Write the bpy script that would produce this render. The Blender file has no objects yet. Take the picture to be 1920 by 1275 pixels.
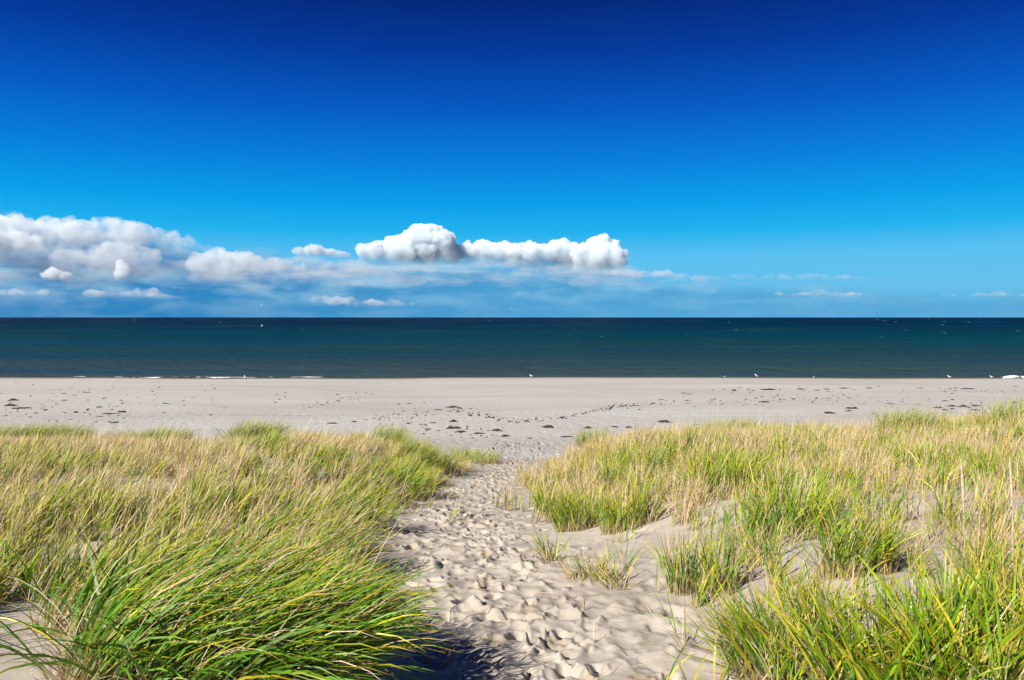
import bpy, math, random
import numpy as np
from mathutils import Vector, Matrix

random.seed(7)
rng = np.random.default_rng(11)
scene = bpy.context.scene
COL = scene.collection
D2R = math.pi / 180.0

# ---------------------------------------------------------------- camera
CAM_Z = 6.0                      # eye height above the sea
FPX = 1493.0                     # focal length in photo pixels (1920 wide), 28 mm
HOR = 595.0                      # photo row of the horizon
cam_d = bpy.data.cameras.new('camera')
cam_d.lens = 28.0
cam_d.sensor_width = 36.0
cam_d.clip_start = 0.05
cam_d.clip_end = 90000.0
cam = bpy.data.objects.new('camera', cam_d)
COL.objects.link(cam)
cam.location = (0, 0, CAM_Z)
PITCH = math.atan((637.5 - HOR) / FPX)
cam.rotation_euler = (math.pi / 2 - PITCH, 0, 0)
scene.camera = cam

# ---------------------------------------------------------------- light
SUN_EL = 36.0
SHADOW = Vector((0.66, 0.75, 0)).normalized()          # direction in which shadows fall
EXPO = 0.75
GAIN = 2 ** EXPO
scene.view_settings.view_transform = 'Standard'
scene.view_settings.look = 'None'
scene.view_settings.gamma = 1.0
scene.view_settings.use_curve_mapping = False
scene.view_settings.exposure = EXPO
scene.cycles.max_bounces = 12
scene.cycles.diffuse_bounces = 3
scene.cycles.glossy_bounces = 2
scene.cycles.transmission_bounces = 4
scene.cycles.volume_bounces = 12
scene.cycles.transparent_max_bounces = 8
scene.cycles.use_denoising = True

sun_d = bpy.data.lights.new('sun', 'SUN')
sun_d.energy = 5.0
sun_d.angle = 0.5 * D2R
sun_d.color = (1.0, 0.95, 0.87)
sun = bpy.data.objects.new('sun', sun_d)
COL.objects.link(sun)
ray = Vector((SHADOW.x * math.cos(SUN_EL * D2R), SHADOW.y * math.cos(SUN_EL * D2R), -math.sin(SUN_EL * D2R)))
sun.rotation_euler = ray.to_track_quat('-Z', 'Y').to_euler()
sun.location = (-30, -40, 60)


def lin(c):
    return tuple(((v / 255) / 12.92 if v / 255 <= 0.04045 else ((v / 255 + 0.055) / 1.055) ** 2.4) for v in c)


class NT:
    """small helper to write node trees"""
    def __init__(self, tree):
        self.t = tree
        self.n = tree.nodes
        self.l = tree.links

    def node(self, typ, **kw):
        nd = self.n.new(typ)
        for k, v in kw.items():
            setattr(nd, k, v)
        return nd

    def link(self, a, b):
        self.l.new(a, b)

    def _set(self, sock, v):
        if isinstance(v, bpy.types.NodeSocket):
            self.l.new(v, sock)
        elif v is not None:
            sock.default_value = v

    def math(self, op, a, b=None, c=None, clamp=False):
        nd = self.node('ShaderNodeMath', operation=op)
        nd.use_clamp = clamp
        for i, v in enumerate((a, b, c)):
            self._set(nd.inputs[i], v)
        return nd.outputs[0]

    def mix(self, f, a, b, blend='MIX'):
        nd = self.node('ShaderNodeMix', data_type='RGBA', blend_type=blend)
        self._set(nd.inputs[0], f)
        self._set(nd.inputs[6], a if isinstance(a, bpy.types.NodeSocket) else (*a, 1) if len(a) == 3 else a)
        self._set(nd.inputs[7], b if isinstance(b, bpy.types.NodeSocket) else (*b, 1) if len(b) == 3 else b)
        return nd.outputs[2]

    def ramp(self, f, stops, interp='LINEAR'):
        nd = self.node('ShaderNodeValToRGB')
        cr = nd.color_ramp
        cr.interpolation = interp
        while len(cr.elements) < len(stops):
            cr.elements.new(0.5)
        for e, (p, c) in zip(cr.elements, stops):
            e.position = p
            e.color = (*c, 1) if len(c) == 3 else c
        self._set(nd.inputs[0], f)
        return nd.outputs[0]

    def smooth(self, v, lo, hi, a=0.0, b=1.0):
        nd = self.node('ShaderNodeMapRange', interpolation_type='SMOOTHSTEP')
        self._set(nd.inputs[0], v)
        self._set(nd.inputs[1], lo)
        self._set(nd.inputs[2], hi)
        self._set(nd.inputs[3], a)
        self._set(nd.inputs[4], b)
        return nd.outputs[0]

    def noise(self, vec, scale, detail=4.0, rough=0.55, dist=0.0, dims='3D'):
        nd = self.node('ShaderNodeTexNoise', noise_dimensions=dims)
        self._set(nd.inputs['Vector'], vec)
        nd.inputs['Scale'].default_value = scale
        nd.inputs['Detail'].default_value = detail
        nd.inputs['Roughness'].default_value = rough
        nd.inputs['Distortion'].default_value = dist
        return nd.outputs[0]

    def comb(self, x, y, z=0.0):
        nd = self.node('ShaderNodeCombineXYZ')
        for i, v in enumerate((x, y, z)):
            self._set(nd.inputs[i], v)
        return nd.outputs[0]


# ---------------------------------------------------------------- sky
world = bpy.data.worlds.new('World')
scene.world = world
world.use_nodes = True
W = NT(world.node_tree)
W.n.clear()
tc = W.node('ShaderNodeTexCoord')
sep = W.node('ShaderNodeSeparateXYZ')
W.link(tc.outputs['Generated'], sep.inputs[0])
az = W.math('MULTIPLY', W.math('ARCTAN2', sep.outputs[0], sep.outputs[1]), 180 / math.pi)
el = W.math('MULTIPLY', W.math('ARCSINE', sep.outputs[2]), 180 / math.pi)
sky = W.node('ShaderNodeTexSky', sky_type='NISHITA')
sky.sun_disc = False
sky.sun_elevation = SUN_EL * D2R
sky.sun_rotation = math.atan2(-SHADOW.x, -SHADOW.y)
sky.air_density = 1.0
sky.dust_density = 0.3
sky.ozone_density = 3.0
# deep polarised blue: the clear sky by height above the horizon
SKY = [(0, (84, 170, 218)), (2.0, (104, 192, 236)), (4.2, (92, 194, 242)), (6.0, (30, 180, 240)), (8.0, (0, 160, 236)),
       (11.0, (0, 126, 220)), (14.5, (0, 88, 194)), (18, (0, 56, 158)), (21.5, (0, 32, 116)), (30, (2, 26, 92)), (60, (2, 24, 84))]
clear = W.ramp(W.math('DIVIDE', el, 60.0, clamp=True), [(e / 60.0, lin(c)) for e, c in SKY])
nish = W.mix(1.0, sky.outputs[0], (0.02, 0.055, 0.10), 'MULTIPLY')
clear = W.mix(0.06, clear, nish)
SKY_OUT = clear

# the far stratus bank: soft blue layers under the cumulus
uv = W.comb(W.math('MULTIPLY', az, 0.26), W.math('MULTIPLY', el, 0.70), 0.0)
n1 = W.noise(uv, 1.0, 6.0, 0.55, 0.3)
uv2 = W.comb(W.math('MULTIPLY', az, 0.16), W.math('MULTIPLY', el, 1.1), 3.7)
n2 = W.noise(uv2, 1.0, 5.0, 0.5, 0.2)
fc = W.node('ShaderNodeFloatCurve')
cv = fc.mapping.curves[0]
TOP = [(-180, 3.0), (-120, 3.5), (-70, 5.2), (-45, 5.9), (-33, 5.9), (-27, 5.6), (-22, 4.8), (-16, 4.2), (-10, 3.9), (-4, 3.9), (4, 4.0), (8, 3.7),
       (10.5, 2.9), (16, 2.5), (22, 2.1), (27, 1.6), (33, 1.3), (60, 1.2), (180, 3.0)]
pts = [((a + 180) / 360.0, t / 10.0) for a, t in TOP]
while len(cv.points) < len(pts):
    cv.points.new(0.5, 0.5)
for p, (a, b) in zip(cv.points, pts):
    p.location = (a, b)
    p.handle_type = 'AUTO_CLAMPED'
fc.mapping.update()
W._set(fc.inputs['Value'], W.math('DIVIDE', W.math('ADD', az, 180.0), 360.0))
top = W.math('MULTIPLY', fc.outputs[0], 10.0)
depth_in = W.math('SUBTRACT', W.math('ADD', top, W.math('MULTIPLY', W.math('SUBTRACT', n1, 0.5), 2.4)), el)
bank = W.smooth(depth_in, -0.25, 0.9)
left = W.smooth(az, -34.0, 14.0, 1.0, 0.0)
bank_lo = W.mix(left, lin((84, 165, 214)), lin((38, 128, 190)))
bank_hi = W.mix(left, lin((140, 200, 234)), lin((168, 206, 230)))
bandw = W.smooth(W.math('ADD', W.math('MULTIPLY', n2, 0.55), W.math('MULTIPLY', n1, 0.6)), 0.47, 0.74)
bandw = W.math('MULTIPLY', bandw, W.smooth(el, 0.3, 2.6, 0.25, 0.85))
bank_col = W.mix(bandw, bank_lo, bank_hi)
strength = W.math('MULTIPLY', bank, W.smooth(az, 6.0, 34.0, 0.96, 0.8))
SKY_OUT = W.mix(strength, SKY_OUT, bank_col)
bg = W.node('ShaderNodeBackground')
W.link(SKY_OUT, bg.inputs[0])
bg.inputs[1].default_value = 1.0 / GAIN
wo = W.node('ShaderNodeOutputWorld')
W.link(bg.outputs[0], wo.inputs[0])
world.cycles.sampling_method = 'MANUAL'
world.cycles.sample_map_resolution = 512


# ---------------------------------------------------------------- helpers
def _hash(ix, iy, iz, seed):
    h = (ix.astype(np.int64) * 374761393 + iy.astype(np.int64) * 668265263 + iz.astype(np.int64) * 2147483647 + seed * 1274126177) & 0xFFFFFFFF
    h = ((h ^ (h >> 13)) * 1274126177) & 0xFFFFFFFF
    h = ((h ^ (h >> 16)) * 2246822519) & 0xFFFFFFFF
    return ((h ^ (h >> 15)) & 0xFFFFFF) / float(0xFFFFFF)


def vnoise(x, y, z=None, seed=0):
    """value noise, -1..1"""
    x = np.asarray(x, float)
    y = np.asarray(y, float)
    two = z is None
    z = np.zeros_like(x) if two else np.asarray(z, float)
    ix, iy, iz = np.floor(x), np.floor(y), np.floor(z)
    fx, fy, fz = x - ix, y - iy, z - iz
    ux, uy, uz = [f * f * f * (f * (f * 6 - 15) + 10) for f in (fx, fy, fz)]
    ix, iy, iz = ix.astype(np.int64), iy.astype(np.int64), iz.astype(np.int64)

    def plane(kz):
        a = _hash(ix, iy, iz + kz, seed)
        b = _hash(ix + 1, iy, iz + kz, seed)
        c = _hash(ix, iy + 1, iz + kz, seed)
        d = _hash(ix + 1, iy + 1, iz + kz, seed)
        return (a * (1 - ux) + b * ux) * (1 - uy) + (c * (1 - ux) + d * ux) * uy
    r = plane(0)
    if not two:
        r = r * (1 - uz) + plane(1) * uz
    return r * 2 - 1


def fbm(x, y, z=None, oct=4, seed=0, gain=0.5):
    s, a, t = 0.0, 1.0, 0.0
    x = np.asarray(x, float)
    y = np.asarray(y, float)
    for k in range(oct):
        f = 2.03 ** k
        s = s + a * vnoise(x * f + 17.3 * k, y * f - 9.1 * k, None if z is None else z * f + 4.7 * k, seed + k)
        t += a
        a *= gain
    return s / t


def sstep(v, lo, hi):
    t = np.clip((v - lo) / (hi - lo), 0, 1)
    return t * t * (3 - 2 * t)


def make_mesh(name, verts, faces=None, tris=None, quads=None, smooth=True):
    me = bpy.data.meshes.new(name)
    verts = np.asarray(verts, np.float32)
    if quads is not None or tris is not None:
        loops, starts, totals, off = [], [], [], 0
        for arr, k in ((quads, 4), (tris, 3)):
            if arr is None or len(arr) == 0:
                continue
            arr = np.asarray(arr, np.int32)
            loops.append(arr.ravel())
            starts.append(np.arange(len(arr), dtype=np.int32) * k + off)
            totals.append(np.full(len(arr), k, np.int32))
            off += arr.size
        loops = np.concatenate(loops)
        starts = np.concatenate(starts)
        me.vertices.add(len(verts))
        me.vertices.foreach_set('co', verts.ravel())
        me.loops.add(len(loops))
        me.loops.foreach_set('vertex_index', loops)
        me.polygons.add(len(starts))
        me.polygons.foreach_set('loop_start', starts)
        me.update(calc_edges=True)
    else:
        me.from_pydata([tuple(v) for v in verts], [], faces)
        me.update()
    if smooth:
        me.shade_smooth()
    return me


def add_obj(name, me, mat=None, parent=None, label=None, cat=None, group=None, kind=None, loc=None):
    o = bpy.data.objects.new(name, me)
    COL.objects.link(o)
    if mat is not None and me is not None and not me.materials:
        me.materials.append(mat)
    if parent is not None:
        o.parent = parent
    if loc is not None:
        o.location = loc
    for k, v in (('label', label), ('category', cat), ('group', group), ('kind', kind)):
        if v:
            o[k] = v
    return o


def vcol(me, name, data):
    at = me.attributes.new(name, 'FLOAT_COLOR', 'POINT')
    d = np.ones((len(me.vertices), 4), np.float32)
    d[:, :3] = data
    at.data.foreach_set('color', d.ravel())


def vfloat(me, name, data):
    at = me.attributes.new(name, 'FLOAT', 'POINT')
    at.data.foreach_set('value', np.asarray(data, np.float32))


def material(name):
    m = bpy.data.materials.new(name)
    m.use_nodes = True
    t = NT(m.node_tree)
    bsdf = m.node_tree.nodes['Principled BSDF']
    return m, t, bsdf


# ---------------------------------------------------------------- terrain heights
PATH_Y = [-3, 2.5, 3.8, 6, 8, 11, 14, 17, 20, 23, 26, 40, 61, 63.5, 76, 110]
PATH_D = [1.45, 1.60, 1.70, 1.93, 2.20, 2.58, 2.92, 3.27, 3.60, 3.92, 4.15, 4.42, 4.72, 4.80, 6.05, 9.0]
LEFT_Y = [-3, 3.5, 6, 9, 12, 14, 16, 18, 20, 22, 26, 40, 61, 63.5, 76, 110]
LEFT_D = [1.3, 1.47, 1.60, 1.80, 2.08, 2.32, 2.58, 2.90, 3.35, 3.80, 4.15, 4.42, 4.72, 4.80, 6.05, 9.0]
RIGHT_Y = [-3, 3.5, 5.2, 8.5, 11, 13, 15, 17, 19, 22, 26, 40, 61, 63.5, 76, 110]
RIGHT_D = [1.35, 1.52, 1.60, 1.78, 1.96, 2.12, 2.34, 2.68, 3.12, 3.80, 4.15, 4.42, 4.72, 4.80, 6.05, 9.0]
# middle of the trodden path and its half width
PC_Y = [-3, 3.0, 3.8, 5, 6.5, 8.2, 10, 12, 14, 17, 20, 30]
PC_X = [1.0, 0.45, 0.32, 0.05, -0.25, -0.48, -0.55, -0.50, -0.42, -0.12, 0.10, 0.5]
PC_W = [0.7, 0.65, 0.65, 0.70, 0.80, 0.85, 0.80, 0.70, 0.58, 0.45, 0.75, 4.0]


def spl(y, xs, ys):
    # smooth interpolation (average of linear samples)
    s = 0
    w = np.clip(0.06 * (np.abs(y) + 2), 0.1, 1.2)
    for k in (-1, -0.5, 0, 0.5, 1):
        s = s + np.interp(y + k * w, xs, ys)
    return s / 5


def height(x, y):
    x = np.asarray(x, float)
    y = np.asarray(y, float)
    pc = spl(y, PC_Y, PC_X)
    pw = spl(y, PC_Y, PC_W)
    p, l, r = spl(y, PATH_Y, PATH_D), spl(y, LEFT_Y, LEFT_D), spl(y, RIGHT_Y, RIGHT_D)
    s = x - pc
    tl = sstep(-s, pw * 0.8, pw + 1.5 + 0.03 * y)
    tr = sstep(s, pw * 0.8, pw + 1.9 + 0.03 * y)
    d = p + (l - p) * tl + (r - p) * tr
    # the right dune climbs to the right
    d = d - 0.35 * sstep(x, 5, 12) * sstep(y, 8, 13) * (1 - sstep(y, 17, 24))
    dune = 1 - sstep(y, 19, 27)
    z = CAM_Z - d
    z = z + dune * (0.09 * fbm(x / 1.9, y / 1.9, oct=3, seed=3) + 0.025 * fbm(x / 0.5, y / 0.5, oct=2, seed=5)) * (0.45 + 0.55 * np.maximum(tl, tr))
    z = z + (1 - dune) * (1 - sstep(y, 58, 66)) * (0.05 * fbm(x / 6, y / 4, oct=3, seed=9))
    z = z + 0.10 * fbm(x / 16, y / 30, oct=3, seed=13) * sstep(y, 50, 60) * (1 - sstep(y, 68, 74))
    return z


def px_to_ray(px, py):
    v = Vector(((px - 960) / FPX, 1.0, -(py - 637.5) / FPX))
    v.rotate(Matrix.Rotation(-PITCH, 3, 'X'))
    return v / v.y


_YS = np.concatenate([np.arange(1.2, 30, 0.01), np.arange(30, 95, 0.05)])


def ground(px, py):
    """first point of the ground seen through a photo pixel"""
    v = px_to_ray(px, py)
    d = CAM_Z + v.z * _YS - height(v.x * _YS, _YS)
    k = np.argmax(d < 0)
    if d[k] >= 0:
        k = len(_YS) - 1
    y = float(_YS[k])
    return Vector((v.x * y, y, float(height(v.x * y, y))))


def to_px(x, y, z):
    """photo pixel of a point (arrays allowed)"""
    c, s = math.cos(PITCH), math.sin(PITCH)
    zz = z - CAM_Z
    f = y * c - zz * s
    u = zz * c + y * s
    return 960 + FPX * x / f, 637.5 - FPX * u / f
# ---------------------------------------------------------------- sand
NEAR = 3.0                                             # the grid fans out from 3 m behind the eye
rows = np.concatenate([np.exp(np.arange(math.log(0.6), math.log(5.6), 0.035)),
                       np.exp(np.arange(math.log(5.6), math.log(14.0), 0.0030)), np.exp(np.arange(math.log(14.0), math.log(27.0), 0.0048)),
                       np.exp(np.arange(math.log(27.0), math.log(108.0), 0.011))]) - NEAR
uu = np.linspace(-1, 1, 700)
cols = 0.02 + np.sinh(uu * 3.2) / math.sinh(3.2) * 1.35
GY, GT = np.meshgrid(rows, cols, indexing='ij')
GX = GT * (GY + NEAR)
GZ = height(GX, GY)
DAMP = np.zeros_like(GZ)
FOOT = np.zeros_like(GZ)


def stamp(x, y, ang, a, b, depth, rim=0.4, damp=0.0, skew=0.0, soft=0.5):
    """press one wind-softened footprint into the sand"""
    R = max(a, b) * 1.9
    i0, i1 = np.searchsorted(rows, [y - R, y + R])
    t0, t1 = (x - R) / (y + NEAR), (x + R) / (y + NEAR)
    j0, j1 = np.searchsorted(cols, [min(t0, t1) - 0.02, max(t0, t1) + 0.02])
    if i1 <= i0 or j1 <= j0:
        return
    X, Y = GX[i0:i1, j0:j1] - x, GY[i0:i1, j0:j1] - y
    u = X * math.sin(ang) + Y * math.cos(ang)
    v = X * math.cos(ang) - Y * math.sin(ang)
    wob = 1 + 0.35 * vnoise(GX[i0:i1, j0:j1] * 14 + x * 31, GY[i0:i1, j0:j1] * 14, seed=21)
    e = np.sqrt((u / a) ** 2 + (v / b) ** 2) * wob
    F = FOOT[i0:i1, j0:j1]
    pit = -depth * (1 - sstep(e, 0.5 * (1 - soft), 1.0 + 0.15 * soft)) * (1 + skew * np.clip(u / a, -1, 1))
    w = 1 - sstep(e, 0.4, 1.25)
    F[:] = F * (1 - w) + pit * w + pit * (1 - w) * 0.3
    F += depth * rim * np.exp(-((e - 1.28) / 0.26) ** 2) * (0.6 + 0.6 * np.clip(-u / a, -1, 1))
    if damp > 0:
        Dm = DAMP[i0:i1, j0:j1]
        np.maximum(Dm, damp * (1 - sstep(e, 0.5, 1.15)), out=Dm)


r = random.Random(5)
for k in range(1300):
    y = 2.2 + 24.0 * (r.random() ** 1.15)
    pc, pw = float(spl(y, PC_Y, PC_X)), float(spl(y, PC_Y, PC_W))
    off = r.gauss(-0.08, 0.44)
    x = pc + off * min(pw, 1.6)
    if abs(off) > 1.6:
        continue
    dirn = math.atan2(float(spl(y + 1, PC_Y, PC_X)) - pc, 1.0) + r.gauss(0, 0.45)
    fresh = r.random()
    sz = r.uniform(0.7, 1.3) if fresh < 0.5 else r.uniform(0.42, 0.85)
    dp = r.uniform(0.018, 0.036) if fresh < 0.5 else r.uniform(0.045, 0.085)
    stamp(x, y, dirn, 0.145 * sz, 0.085 * sz * r.uniform(0.8, 1.3), dp, r.uniform(0.12, 0.35),
          damp=(r.uniform(0.2, 0.6) if fresh > 0.90 and y > 4.2 else 0.0), skew=r.uniform(-0.5, 0.5), soft=0.9 if fresh < 0.5 else 0.1)
for k in range(380):                                     # small scuffs and lumps between the prints
    y = 2.4 + 16 * (r.random() ** 1.2)
    pc, pw = float(spl(y, PC_Y, PC_X)), float(spl(y, PC_Y, PC_W))
    x = pc + r.gauss(0, 0.7) * pw
    stamp(x, y, r.uniform(0, 6.28), r.uniform(0.03, 0.07), r.uniform(0.025, 0.05), r.uniform(0.008, 0.03), 0.5,
          damp=(0.8 if r.random() < 0.14 else 0.0))
for k in range(70):                                      # old, wind-rounded hollows on the bare sand right of the path
    y = r.uniform(2.8, 7.5)
    x = float(spl(y, PC_Y, PC_X)) + r.uniform(0.4, 1.7)
    stamp(x, y, r.uniform(-0.6, 0.6), r.uniform(0.12, 0.2), r.uniform(0.09, 0.14), r.uniform(0.012, 0.035), 0.3)
trod = 1 - sstep(np.abs(GX - spl(GY, PC_Y, PC_X)), spl(GY, PC_Y, PC_W) * 0.9, spl(GY, PC_Y, PC_W) * 1.7)
trod = trod * (1 - sstep(GY, 24, 30))
FINE = (0.011 * fbm(GX / 0.17, GY / 0.17, oct=4, seed=31) + 0.018 * fbm(GX / 0.45, GY / 0.45, oct=2, seed=35)) * trod + 0.004 * fbm(GX / 0.10, GY / 0.10, oct=2, seed=33) * (1 - sstep(GY, 10, 16))
GZ = GZ + FOOT + FINE
# which faces are path, beach or dune
edge_n = 0.35 * fbm(GX / 0.9, GY / 0.9, oct=3, seed=41)
is_path = (np.abs(GX - spl(GY, PC_Y, PC_X)) < spl(GY, PC_Y, PC_W) * 1.15 + 0.12 + edge_n * 0.5) & (GY < 20.5 + edge_n * 2)
is_beach = GY > 21.0 + 1.2 * fbm(GX / 2.5, GX * 0 + 1.3, oct=3, seed=43)
zone = np.where(is_beach, 2, np.where(is_path, 1, 0))

M_SAND, t, b = material('pale_sand')
geo = t.node('ShaderNodeNewGeometry')
pos = geo.outputs['Position']
na = t.noise(pos, 0.55, 5.0, 0.6)
nb = t.noise(pos, 7.0, 4.0, 0.6)
nc = t.noise(pos, 900.0, 2.0, 0.6)
base = t.ramp(na, [(0.30, (0.350, 0.304, 0.252)), (0.52, (0.408, 0.360, 0.302)), (0.72, (0.456, 0.409, 0.350))])
base = t.mix(t.smooth(nb, 0.35, 0.7, 0.0, 0.28), base, (0.40, 0.345, 0.285))
base = t.mix(t.smooth(nc, 0.55, 0.78, 0.0, 0.5), base, (0.20, 0.16, 0.125))
base = t.mix(t.smooth(nc, 0.45, 0.25, 0.0, 0.35), base, (0.66, 0.62, 0.56))
da = t.node('ShaderNodeAttribute', attribute_name='damp')
base = t.mix(t.math('MULTIPLY', da.outputs['Fac'], t.smooth(nb, 0.3, 0.55, 0.35, 1.0)), base, (0.300, 0.205, 0.120))
t.link(base, b.inputs['Base Color'])
b.inputs['Roughness'].default_value = 0.95
b.inputs['Specular IOR Level'].default_value = 0.12
bmp = t.node('ShaderNodeBump')
bmp.inputs['Strength'].default_value = 0.55
bmp.inputs['Distance'].default_value = 0.004
hgt = t.math('ADD', t.math('MULTIPLY', t.noise(pos, 55.0, 4.0, 0.65), 1.6), t.math('MULTIPLY', nc, 0.35))
t.link(hgt, bmp.inputs['Height'])
t.link(bmp.outputs[0], b.inputs['Normal'])

M_BEACH, t, b = material('beach_sand')
geo = t.node('ShaderNodeNewGeometry')
pos = geo.outputs['Position']
sp = t.node('ShaderNodeSeparateXYZ')
t.link(pos, sp.inputs[0])
strp = t.comb(t.math('MULTIPLY', sp.outputs[0], 0.05), t.math('MULTIPLY', sp.outputs[1], 0.22), 0.0)
n_s = t.noise(strp, 1.0, 5.0, 0.6, 0.4)
n_m = t.noise(pos, 1.3, 5.0, 0.65)
n_f = t.noise(t.comb(sp.outputs[0], t.math('MULTIPLY', sp.outputs[1], 0.6), 0.0), 9.0, 3.0, 0.65)
base = t.ramp(n_s, [(0.30, (0.362, 0.333, 0.298)), (0.5, (0.412, 0.388, 0.354)), (0.70, (0.452, 0.434, 0.406))])
base = t.mix(t.smooth(n_m, 0.5, 0.72, 0.0, 0.35), base, (0.385, 0.335, 0.280))
base = t.mix(t.smooth(n_f, 0.60, 0.74, 0.0, 0.5), base, (0.27, 0.225, 0.18))
base = t.mix(t.smooth(n_f, 0.42, 0.28, 0.0, 0.45), base, (0.60, 0.57, 0.53))
# wet sand below the berm, brown washed strip on its top
wet = t.smooth(t.math('ADD', sp.outputs[1], t.math('MULTIPLY', n_m, 2.0)), 61.0, 64.5)
base = t.mix(wet, base, (0.24, 0.185, 0.13))
t.link(base, b.inputs['Base Color'])
b.inputs['Roughness'].default_value = 0.95
b.inputs['Specular IOR Level'].default_value = 0.15
# trampled dimples
vo = t.node('ShaderNodeTexVoronoi', feature='SMOOTH_F1')
t.link(t.comb(sp.outputs[0], t.math('MULTIPLY', sp.outputs[1], 0.8), 0.0), vo.inputs['Vector'])
vo.inputs['Scale'].default_value = 2.6
vo.inputs['Smoothness'].default_value = 0.4
near = t.smooth(sp.outputs[1], 24.0, 48.0, 1.0, 0.25)
trk = None                                               # wheel tracks running along the beach
for (y0, sl) in ((33.5, 0.03), (35.0, 0.03), (47.0, -0.02), (48.6, -0.02)):
    ln = t.math('ABSOLUTE', t.math('SUBTRACT', sp.outputs[1], t.math('ADD', t.math('MULTIPLY_ADD', sp.outputs[0], sl, y0), t.math('MULTIPLY', n_s, 1.6))))
    one = t.smooth(ln, 0.10, 0.30, 1.0, 0.0)
    trk = one if trk is None else t.math('MAXIMUM', trk, one)
trk = t.math('MULTIPLY', trk, t.smooth(n_m, 0.35, 0.6))
h = t.math('MULTIPLY', t.math('ADD', t.smooth(vo.outputs['Distance'], 0.05, 0.5), t.math('MULTIPLY', n_f, 0.9)), near)
bmp = t.node('ShaderNodeBump')
bmp.inputs['Strength'].default_value = 0.8
bmp.inputs['Distance'].default_value = 0.035
t.link(t.math('SUBTRACT', h, t.math('MULTIPLY', trk, 1.2)), bmp.inputs['Height'])
t.link(bmp.outputs[0], b.inputs['Normal'])

nr, ncol = GZ.shape
idx = np.arange(nr * ncol).reshape(nr, ncol)
quads = np.stack([idx[:-1, :-1], idx[:-1, 1:], idx[1:, 1:], idx[1:, :-1]], -1).reshape(-1, 4)
qz = zone[:-1, :-1].ravel()
V = np.stack([GX, GY, GZ], -1).reshape(-1, 3)
# vertex normals of the whole sheet, kept on the three pieces so that no seam shows
dzr = np.gradient(GZ, axis=0)
dxr, dyr = np.gradient(GX, axis=0), np.gradient(GY, axis=0)
dxc, dzc = np.gradient(GX, axis=1), np.gradient(GZ, axis=1)
N = np.cross(np.stack([dxc, np.zeros_like(dxc), dzc], -1), np.stack([dxr, dyr, dzr], -1)).reshape(-1, 3)
N /= np.linalg.norm(N, axis=1, keepdims=True)
for zi, nm, mt, lb in ((0, 'dune', M_SAND, 'pale sand dune under the beach grass'),
                       (1, 'path', M_SAND, 'trodden sandy footpath leading down to the beach'),
                       (2, 'beach', M_BEACH, 'broad pale sand beach dotted with seaweed')):
    q = quads[qz == zi]
    used, inv = np.unique(q, return_inverse=True)
    me = make_mesh(nm, V[used], quads=inv.reshape(-1, 4))
    me.normals_split_custom_set_from_vertices(N[used])
    vfloat(me, 'damp', DAMP.ravel()[used])
    add_obj(nm, me, mt, label=lb, kind='structure')

# ---------------------------------------------------------------- sea
SEA_Y0 = 70.0
srow = np.exp(np.concatenate([np.arange(math.log(SEA_Y0), math.log(400), 0.0042), np.arange(math.log(400), math.log(60000), 0.05)]))
scol = np.linspace(-2.2, 2.2, 420)
SY, ST = np.meshgrid(srow, scol, indexing='ij')
SX = ST * SY
fade = 1 - sstep(SY, 150, 400)
SZ = fade * sstep(SY, 72, 90) * (0.17 * fbm(SX / 14, SY / 2.6, oct=4, seed=51, gain=0.6) + 0.10 * np.sin(SY / 2.1 + 2.6 * fbm(SX / 30, SY / 12, oct=2, seed=53)))
nr, ncol = SZ.shape
idx = np.arange(nr * ncol).reshape(nr, ncol)
quads = np.stack([idx[:-1, :-1], idx[:-1, 1:], idx[1:, 1:], idx[1:, :-1]], -1).reshape(-1, 4)
M_SEA, t, b = material('sea_water')
geo = t.node('ShaderNodeNewGeometry')
pos = geo.outputs['Position']
sp = t.node('ShaderNodeSeparateXYZ')
t.link(pos, sp.inputs[0])
X, Y = sp.outputs[0], sp.outputs[1]
ly = t.math('LOGARITHM', Y, math.e)
band = t.noise(t.comb(t.math('DIVIDE', X, 160.0), t.math('MULTIPLY', ly, 6.0), 0.0), 1.0, 4.0, 0.55, 0.3)
deep = t.ramp(t.math('DIVIDE', t.math('SUBTRACT', ly, 4.3), 4.5, clamp=True),  # shallow to deep water; view-angle darkening towards the horizon is painted in
              [(0.0, (0.046, 0.066, 0.062)), (0.06, (0.026, 0.050, 0.052)), (0.13, (0.010, 0.040, 0.045)), (0.28, (0.0, 0.030, 0.038)), (0.42, (0.0, 0.015, 0.027)), (0.58, (0.0, 0.005, 0.016)), (1.0, (0.0, 0.002, 0.012))])
c = t.mix(t.smooth(band, 0.48, 0.66, 0.0, 0.55), deep, (0.001, 0.040, 0.085))
c = t.mix(t.smooth(band, 0.46, 0.30, 0.0, 0.5), c, (0.020, 0.052, 0.046))
t.link(c, b.inputs['Base Color'])
b.inputs['Roughness'].default_value = 0.5
b.inputs['IOR'].default_value = 1.33
b.inputs['Specular IOR Level'].default_value = 0.09
rip = t.noise(t.comb(t.math('MULTIPLY', X, 0.35), Y, 0.0), 0.8, 5.0, 0.6)
rip2 = t.noise(t.comb(t.math('MULTIPLY', X, 0.02), t.math('MULTIPLY', Y, 0.07), 0.0), 1.0, 5.0, 0.6)
bmp = t.node('ShaderNodeBump')
bmp.inputs['Strength'].default_value = 1.0
bmp.inputs['Distance'].default_value = 0.8
t.link(t.math('ADD', rip, t.math('MULTIPLY', rip2, 2.5)), bmp.inputs['Height'])
t.link(bmp.outputs[0], b.inputs['Normal'])
me = make_mesh('sea', np.stack([SX, SY, SZ], -1).reshape(-1, 3), quads=quads)
add_obj('sea', me, M_SEA, label='dark blue green sea reaching to the horizon', kind='structure')
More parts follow.
